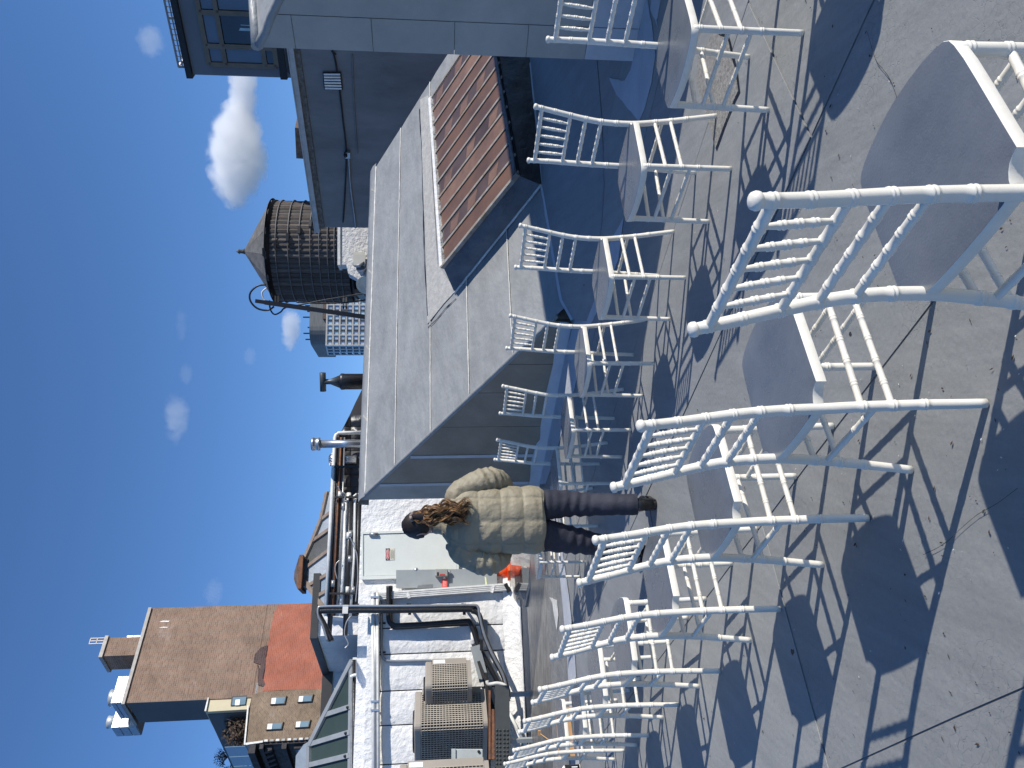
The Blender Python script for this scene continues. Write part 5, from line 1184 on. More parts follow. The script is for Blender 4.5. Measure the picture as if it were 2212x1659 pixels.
# lower block: salmon patch, mottled part with windows
zlow = -41
MB().prism([pz(PB1(*BX(1390, 880)), zlow), pz(rightB, zlow), pz(rightB, zl_-.002), pz(cB, zl_-.002)], inB*1.2).build('lower_wall', BR1, bt)
sal = [(1575, 215), (1600, 168), (1900, 150), (1960, 400), (1945, 830), (1478, 850), (1500, 640), (1520, 480), (1545, 330)]
def rough(pix, n_=7, amp=7):
    out = []
    for i in range(len(pix)):
        a, b_ = pix[i], pix[(i+1) % len(pix)]
        for k in range(n_): t = k/n_; x, y = lerp(a[0], b_[0], t), lerp(a[1], b_[1], t); q = noise.noise(Vector((x*.05, y*.05, 1)))*amp; out.append((x+q, y+q*.6))
    return out
FB(rough(sal), .05, 'salmon_patch', BR2, off=.003)
FB(rough([(1440, 640), (1500, 800), (1485, 815), (1440, 800)], 3, 3), .05, 'purple_patch', BR4, off=.004); FB(rough([(1455, 510), (1512, 485), (1500, 625), (1478, 760), (1455, 800), (1460, 640), (1405, 620), (1415, 560)], 4, 4), .05, 'purple_patch', BR4, off=.006)
lw = [(1395, 878), (1480, 852), (1945, 832), (1925, 1232), (1480, 1252), (1342, 1272)]
FB(lw, .06, 'lower_wing', BR3, inward=PB1.n*.055, off=.0)
MB().prism([pz(PB1(*BX(1395, 878)), -41), pz(PB1(*BX(1342, 1272)), -41), pz(PB1(*BX(1342, 1272)), PB1(*BX(1395, 878)).z-.0), pz(PB1(*BX(1395, 878)), PB1(*BX(1395, 878)).z)], inB*8).build('wing_body', BR3, bt)
FB([(1358, 968), (1370, 968), (1342, 1278), (1330, 1278)], .12, 'parapet_coping', BEAD, off=.03)
FB([(1342, 1262), (1345, 1278), (1480, 1258), (1480, 1243)], .1, 'quoin', BEAD, off=.04)
for k in range(9):
    x = 1490 + k*46; FB([(x, 1252-k*2.4), (x+30, 1250-k*2.4), (x+28, 1234-k*2.4), (x+2, 1236-k*2.4)], .09, 'quoin', CONC if k % 2 else BEAD, off=.05)
WG = mat('pale_sky_window', (.20, .28, .31), .08, var=(.3, .2), spec=.8); WF = mat('brown_window_frame', (.17, .125, .08), .6)
def window(x0, y0, x1, y1, sk_=-10):
    q = [(x0, y0+10), (x0+4+sk_, y1), (x1+sk_-6, y1-10+4), (x1, y0)]
    wn = FB(q, .10, 'window', WF, off=.06); c = (sum(p[0] for p in q)/4, sum(p[1] for p in q)/4)
    qi = [(lerp(p[0], c[0], .14), lerp(p[1], c[1], .26)) for p in q]; FB(qi, .01, 'pane', WG, wn, off=.165)
    qb = [qi[0], qi[1], (lerp(qi[1][0], qi[2][0], .33), lerp(qi[1][1], qi[2][1], .33)), (lerp(qi[0][0], qi[3][0], .33), lerp(qi[0][1], qi[3][1], .33))]
    FB(qb, .006, 'blind', WHITEP, wn, off=.178)
for q in ((1540, 885, 1668, 958), (1757, 872, 1880, 940), (1508, 1090, 1642, 1158), (1735, 1073, 1858, 1142)): window(*q)
FB([(655, 300), (690, 288), (742, 290), (730, 300)], .004, 'white_stain', BEAD, off=.012); FB([(653, 346), (690, 337), (725, 339), (722, 346)], .004, 'white_stain', BEAD, off=.012)
# cream set-back with its window and the dark side wing with a planted terrace
CRM = mat('cream_render', (.60, .52, .34), .7, var=(.8, .06))
cr0 = [(1044, 905), (1392, 880), (1368, 990), (1022, 1010)]
FB(cr0, .0, 'cream_wall', CRM, inward=inB*2.5, off=-.06); FB([(1044, 903), (1054, 903), (1032, 1010), (1018, 1010)], .1, 'cream_coping', BEAD, off=-.05)
wn = FB([(1232, 893), (1354, 884), (1342, 958), (1224, 966)], .06, 'window', DARKSTEEL, off=-.055); FB([(1242, 898), (1348, 891), (1338, 953), (1234, 960)], .01, 'pane', WG, wn, off=.01); FB([(1262, 915), (1298, 912), (1292, 958), (1256, 960)], .006, 'blind', WHITEP, wn, off=.022)
sdw = thing('dark_side_wing', 'dark shaded side wing with a planted glass terrace next to the brick tower', 'building', (cB.x-3, cB.y+3, -41))
PB3 = vplane(PB1(*BX(1022, 1010)) - PB1.n*.1, -47)
p_a = PB3(*BX(1030, 1010)); zt3 = p_a.z
_o = azv(-47)*.35
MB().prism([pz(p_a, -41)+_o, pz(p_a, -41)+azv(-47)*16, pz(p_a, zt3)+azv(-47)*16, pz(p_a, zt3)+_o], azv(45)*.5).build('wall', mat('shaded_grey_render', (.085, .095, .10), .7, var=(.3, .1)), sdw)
# terrace with glass balustrade and shrub in front of the dark wall
PB4 = vplane(PB1(*BX(1342, 1278)), -47); q0 = PB4(*BX(1342, 1278)); zt4 = q0.z
TG_ = mat('balustrade_glass', (.16, .24, .30), .08, var=(.5, .1), spec=.8)
MB().prism([pz(q0, zt4-.15)-azv(45)*0, pz(q0, zt4-.15)+azv(45)*3.4, pz(q0, zt4-.15)+azv(45)*3.4+azv(-47)*18, pz(q0, zt4-.15)+azv(-47)*18], (0, 0, .12)).build('terrace_floor', CONC, sdw)
for k in range(12):
    a = pz(q0, zt4) + azv(-47)*(k*1.3+.1); MB().prism([a, a+azv(-47)*1.22, a+azv(-47)*1.22+Vector((0, 0, 1.1)), a+Vector((0, 0, 1.1))], azv(45)*.03).build('glass_panel', TG_, sdw)
def shrub(name, label, c, r_, n_, seed, cat='plant', squash=1.0):
    t = thing(name, label, cat, tuple(c)); rnd = random.Random(seed); b = MB(); s_ = MB()
    for i in range(n_):
        d = Vector((rnd.gauss(0, 1), rnd.gauss(0, 1), rnd.gauss(0, 1)*squash)).normalized(); p = c + Vector((d.x*r_, d.y*r_, abs(d.z)*r_*1.2))*(.45+.55*rnd.random()) + Vector((0, 0, r_*.3))
        u_ = Vector((rnd.gauss(0, 1), rnd.gauss(0, 1), rnd.gauss(0, 1))).normalized(); v_ = u_.orthogonal().normalized(); l_ = r_*(.06+.06*rnd.random()); b.poly([p-u_*l_, p+v_*l_*.5, p+u_*l_, p-v_*l_*.5])
    for i in range(26):
        d = Vector((rnd.gauss(0, .6), rnd.gauss(0, .6), 1)).normalized(); s_.tube([c, c+d*r_*.6, c+d*r_*1.5+Vector((rnd.gauss(0, .1), rnd.gauss(0, .1), 0))*r_], [r_*.03, r_*.02, r_*.006], 4)
    b.build('foliage', mat('dry_dark_foliage', (.045, .04, .028), .8, col2=(.09, .05, .03)), t); s_.build('stem', BROWNST, t); return t
pc_ = pz(q0, zt4) + azv(45)*1.6 + azv(-47)*1.6
shrub('terrace_shrub', 'bare dark shrub behind the glass balustrade of the side wing', pc_, 1.2, 900, 4)
for k in range(4):
    shrub('roof_planting', 'spiky plant along the roof edge of the dark side wing, %s' % ('nearest the brick tower', 'second from the tower', 'third from the tower', 'lowest in the photo')[k], pz(p_a, zt3) + azv(-47)*(6.2+k*2.4), .55, 220, 20+k)
# carved dark facade with a pediment
fc = thing('carved_facade', 'dark carved stone facade with a pediment and tall windows, bottom left', 'building', (q0.x, q0.y, -41))
FS = mat('dark_carved_stone', (.045, .042, .045), .8, var=(2, .3), bump=[(6, .06), (20, .02)])
MB().prism([pz(q0, -41)-azv(45)*.0, pz(q0, -41)+azv(-47)*18, pz(q0, zt4-.2)+azv(-47)*18, pz(q0, zt4-.2)], azv(45)*.5).build('wall', FS, fc)
def FP(s, z, off=0.0): return pz(q0, zt4 - z) + azv(-47)*s - azv(45)*off
for z, h, o in ((.2, .35, .45), (.75, .2, .25), (1.9, .25, .3), (5.6, .3, .35), (9.2, .3, .3)):
    MB().prism([FP(-.1, z, o), FP(18, z, o), FP(18, z+h, o), FP(-.1, z+h, o)], azv(45)*o).build('cornice', FS, fc)
for k in range(22): MB().prism([FP(.2+k*.6, 1.0, .32), FP(.45+k*.6, 1.0, .32), FP(.45+k*.6, 1.35, .2), FP(.2+k*.6, 1.35, .2)], azv(45)*.3).build('bracket', FS, fc)
for k in range(7):
    s0 = .5 + k*1.5
    for zz in (2.5, 6.2):
        wn = MB().prism([FP(s0, zz, .06), FP(s0+.8, zz, .06), FP(s0+.8, zz+2.4, .06), FP(s0, zz+2.4, .06)], azv(45)*.06).build('window', DARKSTEEL, fc)
        for g_ in range(2): MB().prism([FP(s0+.08+.36*g_, zz+.15, .075), FP(s0+.36+.36*g_, zz+.15, .075), FP(s0+.36+.36*g_, zz+2.2, .075), FP(s0+.08+.36*g_, zz+2.2, .075)], azv(45)*.01).build('pane', WG, wn)
        MB().prism([FP(s0-.3, zz, .2), FP(s0-.1, zz, .2), FP(s0-.1, zz+2.5, .2), FP(s0-.3, zz+2.5, .2)], azv(45)*.2).build('pilaster', FS, fc)
for k in (1, 4):
    s0 = .3 + k*1.5; MB().prism([FP(s0, 5.5, .4), FP(s0+1.3, 5.5, .4), FP(s0+.65, 4.7, .4)], azv(45)*.4).build('pediment', FS, fc)
# cooling towers on the brick tower roof
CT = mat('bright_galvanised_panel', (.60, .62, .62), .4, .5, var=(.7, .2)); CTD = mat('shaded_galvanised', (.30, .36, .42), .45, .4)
def unit(label, s0, w_, d0, dep_, z0, h, npan):
    t = thing('cooling_tower', label, 'cooling tower', tuple(pz(cB, topB+z0)+azv(45)*s0+azv(-47)*d0), 'cooling towers on the brick tower'); a = pz(cB, topB+z0) + azv(45)*s0 + azv(-47)*d0
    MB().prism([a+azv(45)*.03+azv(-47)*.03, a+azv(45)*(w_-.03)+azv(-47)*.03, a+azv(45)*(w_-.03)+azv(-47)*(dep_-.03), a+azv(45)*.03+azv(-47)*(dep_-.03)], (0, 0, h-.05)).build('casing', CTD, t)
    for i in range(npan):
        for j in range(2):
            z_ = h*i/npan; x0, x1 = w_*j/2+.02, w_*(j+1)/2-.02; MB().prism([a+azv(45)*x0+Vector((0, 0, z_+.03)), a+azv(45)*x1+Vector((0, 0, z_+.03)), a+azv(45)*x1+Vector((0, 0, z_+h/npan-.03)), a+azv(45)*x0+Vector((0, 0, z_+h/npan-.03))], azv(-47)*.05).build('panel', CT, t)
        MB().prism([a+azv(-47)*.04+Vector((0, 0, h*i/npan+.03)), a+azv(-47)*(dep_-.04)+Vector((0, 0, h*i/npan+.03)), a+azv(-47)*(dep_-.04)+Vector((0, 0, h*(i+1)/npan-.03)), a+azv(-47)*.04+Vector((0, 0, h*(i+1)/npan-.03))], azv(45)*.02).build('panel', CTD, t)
    for k in range(2 if w_ > 3 else 1):
        c = a + azv(45)*(w_*(.28+.45*k) if w_ > 3 else w_*.5) + azv(-47)*dep_*.5 + Vector((0, 0, h-.05)); MB().lathe(c, [(min(w_, dep_)*.32, 0), (min(w_, dep_)*.28, .35), (min(w_, dep_)*.31, .5), (min(w_, dep_)*.29, .5), (min(w_, dep_)*.26, .1), (0, .1)], 24).build('fan_stack', CT, t)
lenf = (rightB - pz(cB, 0)).length
sx = lambda X, Y: ((pz(PB1(*BX(X, Y)), 0)) - pz(cB, 0)).dot(azv(45))
hA = PB1(*BX(250, 905)).z - topB
unit('broad silver cooling tower at the left end of the brick tower roof', .25, sx(455, 690)-.25, .5, 2.0, .2, hA-.2, 3)
unit('silver cooling tower standing behind the broad one', -.0, sx(455, 690)-.6, 3.0, 1.2, .2, hA+.4, 3)
unit('small silver cooling tower to the right of the brick stack', sx(545, 412)+.1, sx(545, 360)-sx(545, 415), .8, 1.6, .2, (PB1(*BX(385, 370)).z-topB)*.95, 3)
unit('narrow grey cooling tower beside the brick stack', sx(475, 640), .9, 2.2, 1.2, .2, hA*.8, 2)

# ------------------------------------------------------------------ traffic cone, puddle, spray can, cardboard
PUD = bpy.data.materials.new('puddle_water'); PUD.use_nodes = True; bs = PUD.node_tree.nodes['Principled BSDF']; bs.inputs['Base Color'].default_value = (.10, .095, .085, 1); bs.inputs['Roughness'].default_value = .04; bs.inputs['Specular IOR Level'].default_value = 1.0
LA_ = Vector((-3.9, 13.95, .135)); LB_ = Vector((-3.3, 11.9, .014)); ln_ = (LB_-LA_).cross(az66).normalized()
if ln_.z < 0: ln_ = -ln_
PL = Plane(LA_, ln_)
ppx = [(1099, 1266), (1098, 1200), (1098, 1130), (1118, 1090), (1142, 1110), (1150, 1170), (1149, 1225), (1146, 1270), (1134, 1300), (1118, 1296)]
out = []
for k in range(len(ppx)):
    a, b_ = ppx[k], ppx[(k+1) % len(ppx)]
    for i in range(4): t_ = i/4; p = PL(lerp(a[0], b_[0], t_), lerp(a[1], b_[1], t_)); out.append(p + az66*noise.noise(p*2)*.12 + Vector((0, 0, .006)))
MB().prism(out, (0, 0, -.2)).build('landing', mat('stained_concrete', (.33, .31, .28), .5, var=(3, .2), bump=[(20, .006)]), wb)
inn_ = [lerp(p, sum(out, Vector())/len(out), .12) + Vector((0, 0, .003)) for p in out]
pu = MB().prism(inn_, (0, 0, .001)).build('puddle', PUD, None); tag(pu, None, None, kind='structure')
cz = PL(1094, 1233); cz = PL(1099.5, 1233)
co = thing('traffic_cone', 'orange traffic cone with a worn white band near the door', 'cone', (cz.x, cz.y, 0))
ORG = mat('orange_plastic', (.85, .11, .02), .5, var=(6, .12)); WB = mat('worn_white_band', (.70, .68, .62), .6, var=(14, .25))
MB().box(cz + Vector((0, 0, .018)), (.33, .33, .036), azv(30), azv(-60)).build('base', ORG, co)
MB().lathe(cz, [(.112, .036), (.086, .24)], 24).build('body', ORG, co); MB().lathe(cz, [(.0862, .24), (.068, .35)], 24).build('white_band', WB, co)
MB().lathe(cz, [(.0685, .35), (.056, .43)], 24).build('body', ORG, co); MB().lathe(cz, [(.0565, .43), (.034, .55), (.02, .556), (.018, .50)], 24).build('white_band', WB, co)
sc_c = W0(1256, 1658); spc = thing('spray_can', 'black spray paint can with a white valve cup standing by the gutter', 'spray can', (sc_c.x, sc_c.y, 0.014))
BLK = mat('black_can_print', (.012, .012, .013), .3)
zb_ = .014; MB().lathe(Vector((sc_c.x, sc_c.y, zb_)), [(.030, 0), (.033, .003), (.033, .008)], 20).build('rim', CONDUIT, spc)
MB().lathe(Vector((sc_c.x, sc_c.y, zb_)), [(.0325, .008), (.0325, .152), (.031, .158)], 24).build('body', BLK, spc)
MB().lathe(Vector((sc_c.x, sc_c.y, zb_)), [(.031, .158), (.022, .172), (.014, .176), (.014, .182), (0, .182)], 20).build('dome', CONDUIT, spc)
MB().lathe(Vector((sc_c.x, sc_c.y, zb_)), [(.006, .182), (.006, .196), (0, .196)], 10).build('nozzle', BLK, spc)
fr = (CAM - Vector((sc_c.x, sc_c.y, CH))); fr.z = 0; fr.normalize(); rt = Vector((-fr.y, fr.x, 0))
def canp(a, z, r_=.0332): th = a/.0325; return Vector((sc_c.x, sc_c.y, zb_+z)) + (fr*math.cos(th) + rt*math.sin(th))*r_
MB().grid([[canp(-.016+.02*i/6, .035), canp(-.016+.02*i/6, .075)][::1] for i in range(7)]).build('orange_print', mat('orange_print', (.45, .17, .03), .4), spc)
MB().grid([[canp(.006+.008*i/4, .03, .0333), canp(.006+.008*i/4, .09, .0333)] for i in range(5)]).build('pale_print', WHITEP, spc)
CARD = mat('cardboard', (.50, .28, .13), .85, var=(9, .08))
cbx = thing('cardboard_box', 'low open cardboard box behind the farthest chairs of the left row', 'box', tuple(W0(1262, 1622)))
cA = W0(1262, 1648, .0) ; 
cdir = azv(66); cin = azv(-24); 
cA = W0(1246, 1640)
for (a, b_, h) in ((0, 0, .13),):
    o0 = cA + Vector((0, 0, .012)); w_, d_ = .5, .34
    for p, q in ((o0, o0+cdir*w_), (o0+cdir*w_, o0+cdir*w_+cin*d_), (o0+cdir*w_+cin*d_, o0+cin*d_), (o0+cin*d_, o0)): MB().prism([p, q, q+Vector((0, 0, h)), p+Vector((0, 0, h))], (cdir.cross(Vector((0, 0, 1))))*.004 if abs((q-p).normalized().dot(cdir)) > .5 else cdir*.004).build('side', CARD, cbx)
    MB().prism([o0, o0+cdir*w_, o0+cdir*w_+cin*d_, o0+cin*d_], (0, 0, .004)).build('bottom', CARD, cbx)
    MB().prism([o0+Vector((0, 0, h)), o0+cdir*w_+Vector((0, 0, h)), o0+cdir*w_*.95-cin*.14+Vector((0, 0, h+.05)), o0+cdir*w_*.05-cin*.14+Vector((0, 0, h+.05))], (0, 0, .003)).build('flap', CARD, cbx)
st_ = thing('wood_stick', 'short orange brown wooden stick propped near the gutter', 'stick', tuple(W0(1205, 1620)))
MB().bar(W0(1205, 1610) + Vector((0, 0, .02)), W0(1205, 1610) + Vector((.10, .1, .20)), .025, .012).build('stick', CARD, st_); MB().box(W0(1205, 1610) + Vector((.11, .11, .21)), (.06, .03, .03)).build('stick_end', CARD, st_)

# ------------------------------------------------------------------ clouds
def cloud(name, label, x, y, rx, ry, Y, seed, dens=1.0, cover=.5):
    c = WY(x, y, Y); k = Y/FOC
    a, b_, cc_ = rx*k, ry*k, min(rx, ry)*k*1.0
    bpy_me = bpy.data.meshes.new(name); 
    mb = MB(); rows = []
    for i in range(17):
        th = math.pi*i/16; rows.append([Vector((b_*math.sin(th)*math.cos(2*math.pi*j/24), cc_*math.sin(th)*math.sin(2*math.pi*j/24), a*math.cos(th))) for j in range(24)])
    mb.grid(rows[::-1], wrap=True); me = mb.mesh(name)
    m = bpy.data.materials.new(name + '_vapour'); m.use_nodes = True; n = m.node_tree.nodes; l = m.node_tree.links; n.remove(n['Principled BSDF'])
    pv = n.new('ShaderNodeVolumePrincipled'); l.new(pv.outputs[0], n['Material Output'].inputs['Volume']); pv.inputs['Color'].default_value = (1, 1, 1, 1); pv.inputs['Anisotropy'].default_value = .0
    tc = n.new('ShaderNodeTexCoord'); mp = n.new('ShaderNodeMapping'); mp.inputs['Scale'].default_value = (1/b_, 1/cc_, 1/a); l.new(tc.outputs['Object'], mp.inputs[0])
    ln = n.new('ShaderNodeVectorMath'); ln.operation = 'LENGTH'; l.new(mp.outputs[0], ln.inputs[0])
    nz = n.new('ShaderNodeTexNoise'); nz.inputs['Scale'].default_value = 3.2/max(a, b_); nz.inputs['Detail'].default_value = 7; nz.inputs['Roughness'].default_value = .7; nz.inputs['Distortion'].default_value = .3
    m0 = n.new('ShaderNodeMapping'); m0.inputs['Location'].default_value = (seed*13.1, seed*7.7, seed*3.3); l.new(tc.outputs['Object'], m0.inputs[0]); l.new(m0.outputs[0], nz.inputs['Vector'])
    s1 = n.new('ShaderNodeMath'); s1.operation = 'MULTIPLY_ADD'; s1.inputs[1].default_value = 1.9; l.new(nz.outputs[0], s1.inputs[0]); s1.inputs[2].default_value = -.95 + cover
    s2_ = n.new('ShaderNodeMath'); s2_.operation = 'SUBTRACT'; l.new(s1.outputs[0], s2_.inputs[0]); 
    sq = n.new('ShaderNodeMath'); sq.operation = 'POWER'; sq.inputs[1].default_value = 2.0; l.new(ln.outputs['Value'], sq.inputs[0]); l.new(sq.outputs[0], s2_.inputs[1])
    mr = n.new('ShaderNodeMapRange'); mr.inputs[1].default_value = 0; mr.inputs[2].default_value = .35; mr.inputs[3].default_value = 0; mr.inputs[4].default_value = dens; l.new(s2_.outputs[0], mr.inputs[0]); l.new(mr.outputs[0], pv.inputs['Density'])
    me.materials.append(m); o = bpy.data.objects.new(name, me); COL.objects.link(o); o.location = c
    tag(o, label, 'cloud'); return o
YCL = 1500
cloud('cloud', 'long white cloud above the shaded penthouse, largest in the sky', 512, 335, 66, 120, YCL, 1, .05, .85)
cloud('cloud', 'white cloud tail reaching to the charcoal tower', 524, 200, 34, 95, YCL, 2, .04, .85)
cloud('cloud', 'small white cloud above the glass office block', 628, 708, 24, 54, YCL, 3, .035, .8)
cloud('cloud', 'thin streaky cloud high in the middle of the sky', 381, 900, 32, 66, YCL, 4, .008, .68)
cloud('cloud', 'faint wisp of cloud above the roof railing', 325, 88, 34, 42, YCL, 5, .008, .66)
cloud('cloud', 'faint wisp of cloud right of the brick tower', 462, 1280, 26, 40, YCL, 6, .004, .66)
cloud('cloud', 'faint small wisp between the high streak and the vents', 402, 808, 18, 30, YCL, 7, .005, .62)
cloud('cloud', 'faint wisp left of the slanting mast', 540, 770, 18, 28, YCL, 8, .005, .62)
cloud('cloud', 'faint streak high beside the largest cloud', 392, 700, 16, 50, YCL, 9, .0035, .6)
sc.cycles.volume_bounces = 8; sc.cycles.max_bounces = 12; sc.cycles.volume_step_rate = 4.0; sc.cycles.volume_max_steps = 128
# ------------------------------------------------------------------ person in a puffer jacket, seen from behind
pr = thing('person', 'person seen from behind in an olive beige puffer jacket with a long wavy ponytail', 'person', (-0.90, 5.08, 0.0065))
PO_ = pr.location.copy()
YAW = R(8)                                       # turned a little to the left
def L(x, y, z): c, s_ = math.cos(YAW), math.sin(YAW); return PO_ + Vector((x*c - y*s_, x*s_ + y*c, z))
SKIN = mat('skin', (.50, .31, .23), .5, var=(9, .06)); JEAN = mat('dark_indigo_denim', (.028, .030, .048), .8, var=(5, .2), bump=[(9, .02), (160, .001)], stretch=(1, 1, .8))
JACK = mat('olive_beige_nylon', (.285, .248, .172), .6, var=(2.5, .07), bump=[(14, .012), (38, .004)]); HAIRD = mat('dark_brown_hair', (.016, .010, .007), .6, var=(30, .3)); HAIRL = mat('light_brown_hair', (.42, .23, .09), .4, var=(20, .35)); HAIRM = mat('mid_brown_hair', (.13, .062, .025), .4, var=(20, .3))
BOOT = mat('black_leather', (.012, .012, .013), .25, var=(9, .2))
# body: one skinned surface (mostly under the clothes)
vs, es, rs = [], [], []
def V(p, r, par=None):
    vs.append(tuple(L(*p) - PO_)); rs.append(r)
    if par is not None: es.append((par, len(vs)-1))
    return len(vs)-1
pel = V((0, 0, .86), (.13, .10)); sp1 = V((0, .0, 1.02), (.12, .095), pel); ch1 = V((0, -.005, 1.2), (.145, .10), sp1); nk = V((-.005, .02, 1.38), (.05, .05), ch1); hd1 = V((-.012, .045, 1.46), (.048, .052), nk)
for s_, hip, kn, an, ft in ((1, (.09, 0, .80), (.085, .015, .47), (.075, -.105, .09), (.085, .03, .035)), (-1, (-.09, .0, .80), (-.16, .09, .47), (-.235, .11, .10), (-.255, .235, .04))):
    a = V(hip, (.088, .088), pel); b_ = V(kn, (.058, .06), a); c = V(an, (.04, .042), b_); V(ft, (.038, .03), c)
for s_, sh, el, wr in ((1, (.155, 0, 1.30), (.265, .02, 1.06), (.16, .19, 1.00)), (-1, (-.155, 0, 1.30), (-.285, -.0, 1.07), (-.18, .18, .98))):
    a = V(sh, (.05, .05), ch1); b_ = V(el, (.04, .04), a); c = V(wr, (.028, .03), b_)
    pm = V((wr[0]-s_*.03, wr[1]+.06, wr[2]-.01), (.034, .018), c)
    for k in range(4):
        f1 = V((wr[0]-s_*(.05+.012*k), wr[1]+.10-.006*k, wr[2]+.025-.017*k), (.0095, .0095), pm); f2 = V((wr[0]-s_*(.075+.010*k), wr[1]+.115-.008*k, wr[2]+.02-.017*k), (.0085, .0085), f1); V((wr[0]-s_*(.09+.006*k), wr[1]+.10-.008*k, wr[2]+.012-.017*k), (.0075, .0075), f2)
    t1 = V((wr[0]-s_*.015, wr[1]+.075, wr[2]+.04), (.011, .011), pm); V((wr[0]-s_*.04, wr[1]+.10, wr[2]+.05), (.009, .009), t1)
me = bpy.data.meshes.new('body'); me.from_pydata(vs, es, []); bo_ = bpy.data.objects.new('body', me); COL.objects.link(bo_); bo_.parent = pr
md = bo_.modifiers.new('skin', 'SKIN'); 
sv_ = me.skin_vertices[0].data if me.skin_vertices else None
if sv_ is None:
    bpy.context.view_layer.update(); me.skin_vertices
for i, r_ in enumerate(rs): me.skin_vertices[0].data[i].radius = r_
me.skin_vertices[0].data[0].use_root = True
bo_.modifiers.new('sub', 'SUBSURF').render_levels = 2; me.materials.append(SKIN)
# head with a face, turned down and to the left
HC = Vector((-.018, .055, 1.545)); hyaw, hpit = R(32), R(-18)
Hm = Matrix.Rotation(hyaw, 3, 'Z') @ Matrix.Rotation(hpit, 3, 'X')
def hp(p): q = HC + Hm @ Vector(p); return L(q.x, q.y, q.z)
def headshape(th, ph, off=0.0):      # th from crown down, ph around, ph=90deg is the face
    d = Vector((math.sin(th)*math.cos(ph), math.sin(th)*math.sin(ph), math.cos(th)))
    rx, ry, rz = .074, .093, .108
    p = Vector((d.x*rx, d.y*ry, d.z*rz)); f = max(0, math.sin(ph))*math.sin(th)
    if d.z < -.1: k = min(1, (-d.z-.1)/.9); p.x *= 1-.38*k; p.y = p.y*(1-.25*k) + .018*k*(1 if f > .3 else -.2); 
    az_ = math.atan2(d.x, d.y)
    def bump(cx, cz, wx, wz, h): return h*math.exp(-((p.x-cx)/wx)**2 - ((p.z-cz)/wz)**2) if d.y > 0 else 0
    p.y += bump(0, -.022, .011, .022, .024) + bump(0, -.058, .022, .008, .007) + bump(0, -.085, .02, .014, .008) - bump(.031, .004, .016, .011, .009) - bump(-.031, .004, .016, .011, .009) + bump(0, .022, .045, .01, .005)
    n_ = d.normalized(); return p + n_*off
rows = [[hp(headshape(math.pi*i/28, 2*math.pi*j/40)) for j in range(40)] for i in range(29)]
MB().grid(rows, wrap=True).build('head', SKIN, pr)
headp = [o for o in pr.children if o.name.startswith('head')][0]
for s_ in (-1, 1):
    MB().lathe(hp((s_*.031, .074, .003)), [(0, .011), (.007, .009), (.011, 0), (.007, -.008)], 12, Hm @ Vector((0, 1, 0))).build('eye', WHITEP, headp)
    MB().lathe(hp((s_*.031, .0845, .003)), [(0, .0015), (.0045, .001), (.005, 0)], 10, Hm @ Vector((0, 1, 0))).build('iris', mat('brown_iris', (.05, .025, .012), .2), headp)
    MB().tube([hp((s_*(.016+.03*t), .088-.012*t*t, .022+.006*math.sin(t*3))) for t in (0, .33, .66, 1)], .003, 5).build('eyebrow', HAIRD, headp)
    ear = MB(); c0_ = (s_*.073, -.004, -.012); ear.tube([hp((c0_[0]+s_*.006*math.sin(t*math.pi)+s_*.006, c0_[1]+.014*math.cos(t*5.2+.6)-.006, c0_[2]+.028*math.sin(t*5.2+.6))) for t in [k/12 for k in range(13)]], .0052, 6); ear.build('ear', SKIN, headp)
MB().tube([hp((.024*t, .091-.01*t*t, -.058)) for t in (-1, -.5, 0, .5, 1)], .0035, 6).build('mouth', mat('lips', (.35, .12, .10), .45), headp)
# scalp hair: cap over crown and back, pulled towards the scrunchie
rows = []
for i in range(19):
    th = math.pi*.70*i/18; row = []
    for j in range(48):
        ph = 2*math.pi*j/48; f = max(0, math.sin(ph)); lim = math.pi*(.70 - .42*f**.8); t2_ = min(th, lim)
        off = .014 + .0025*math.sin(ph*23 + th*3) + .004*noise.noise(Vector((ph*3, th*4, 1))); row.append(hp(headshape(t2_, ph, off if th <= lim else .004)))
    rows.append(row)
MB().grid(rows, wrap=True).build('hair', HAIRD, pr)
hairp = [o for o in pr.children if o.name.startswith('hair')][0]
# scrunchie and ponytail over the right shoulder blade
S0 = hp((.0, -.108, .022)); 
sc_m = mat('patterned_scrunchie', (.55, .42, .36), .7, var=(60, .4), col2=(.02, .015, .015))
tail_d = (L(.06, -.16, 1.40) - S0).normalized()
t_ = tail_d.orthogonal().normalized(); b2 = tail_d.cross(t_)
MB().tube([S0 + tail_d*.012 + (t_*math.cos(a) + b2*math.sin(a))*(.021+.004*math.sin(a*7)) for a in [2*math.pi*k/36 for k in range(36)]], [.010+.003*math.sin(k*2.3) for k in range(36)], 8, closed=True).build('scrunchie', sc_m, hairp)
rnd = random.Random(11)
ctr = [S0, S0 + tail_d*.05, L(.045, -.155, 1.50), L(.062, -.165, 1.42), L(.066, -.168, 1.34), L(.070, -.170, 1.26), L(.075, -.172, 1.205)]
def catm(P, t):
    n_ = len(P)-1; k = min(n_-1e-6, t*n_); i = int(k); f = k-i; p0, p1, p2, p3 = P[max(i-1, 0)], P[i], P[i+1], P[min(i+2, n_)]
    return 0.5*((2*p1) + (p2-p0)*f + (2*p0-5*p1+4*p2-p3)*f*f + (3*p1-p0-3*p2+p3)*f**3)
bunch = [MB(), MB(), MB()]
xa, ya_ = (L(1, 0, 0)-L(0, 0, 0)), (L(0, 1, 0)-L(0, 0, 0))
NL = 26
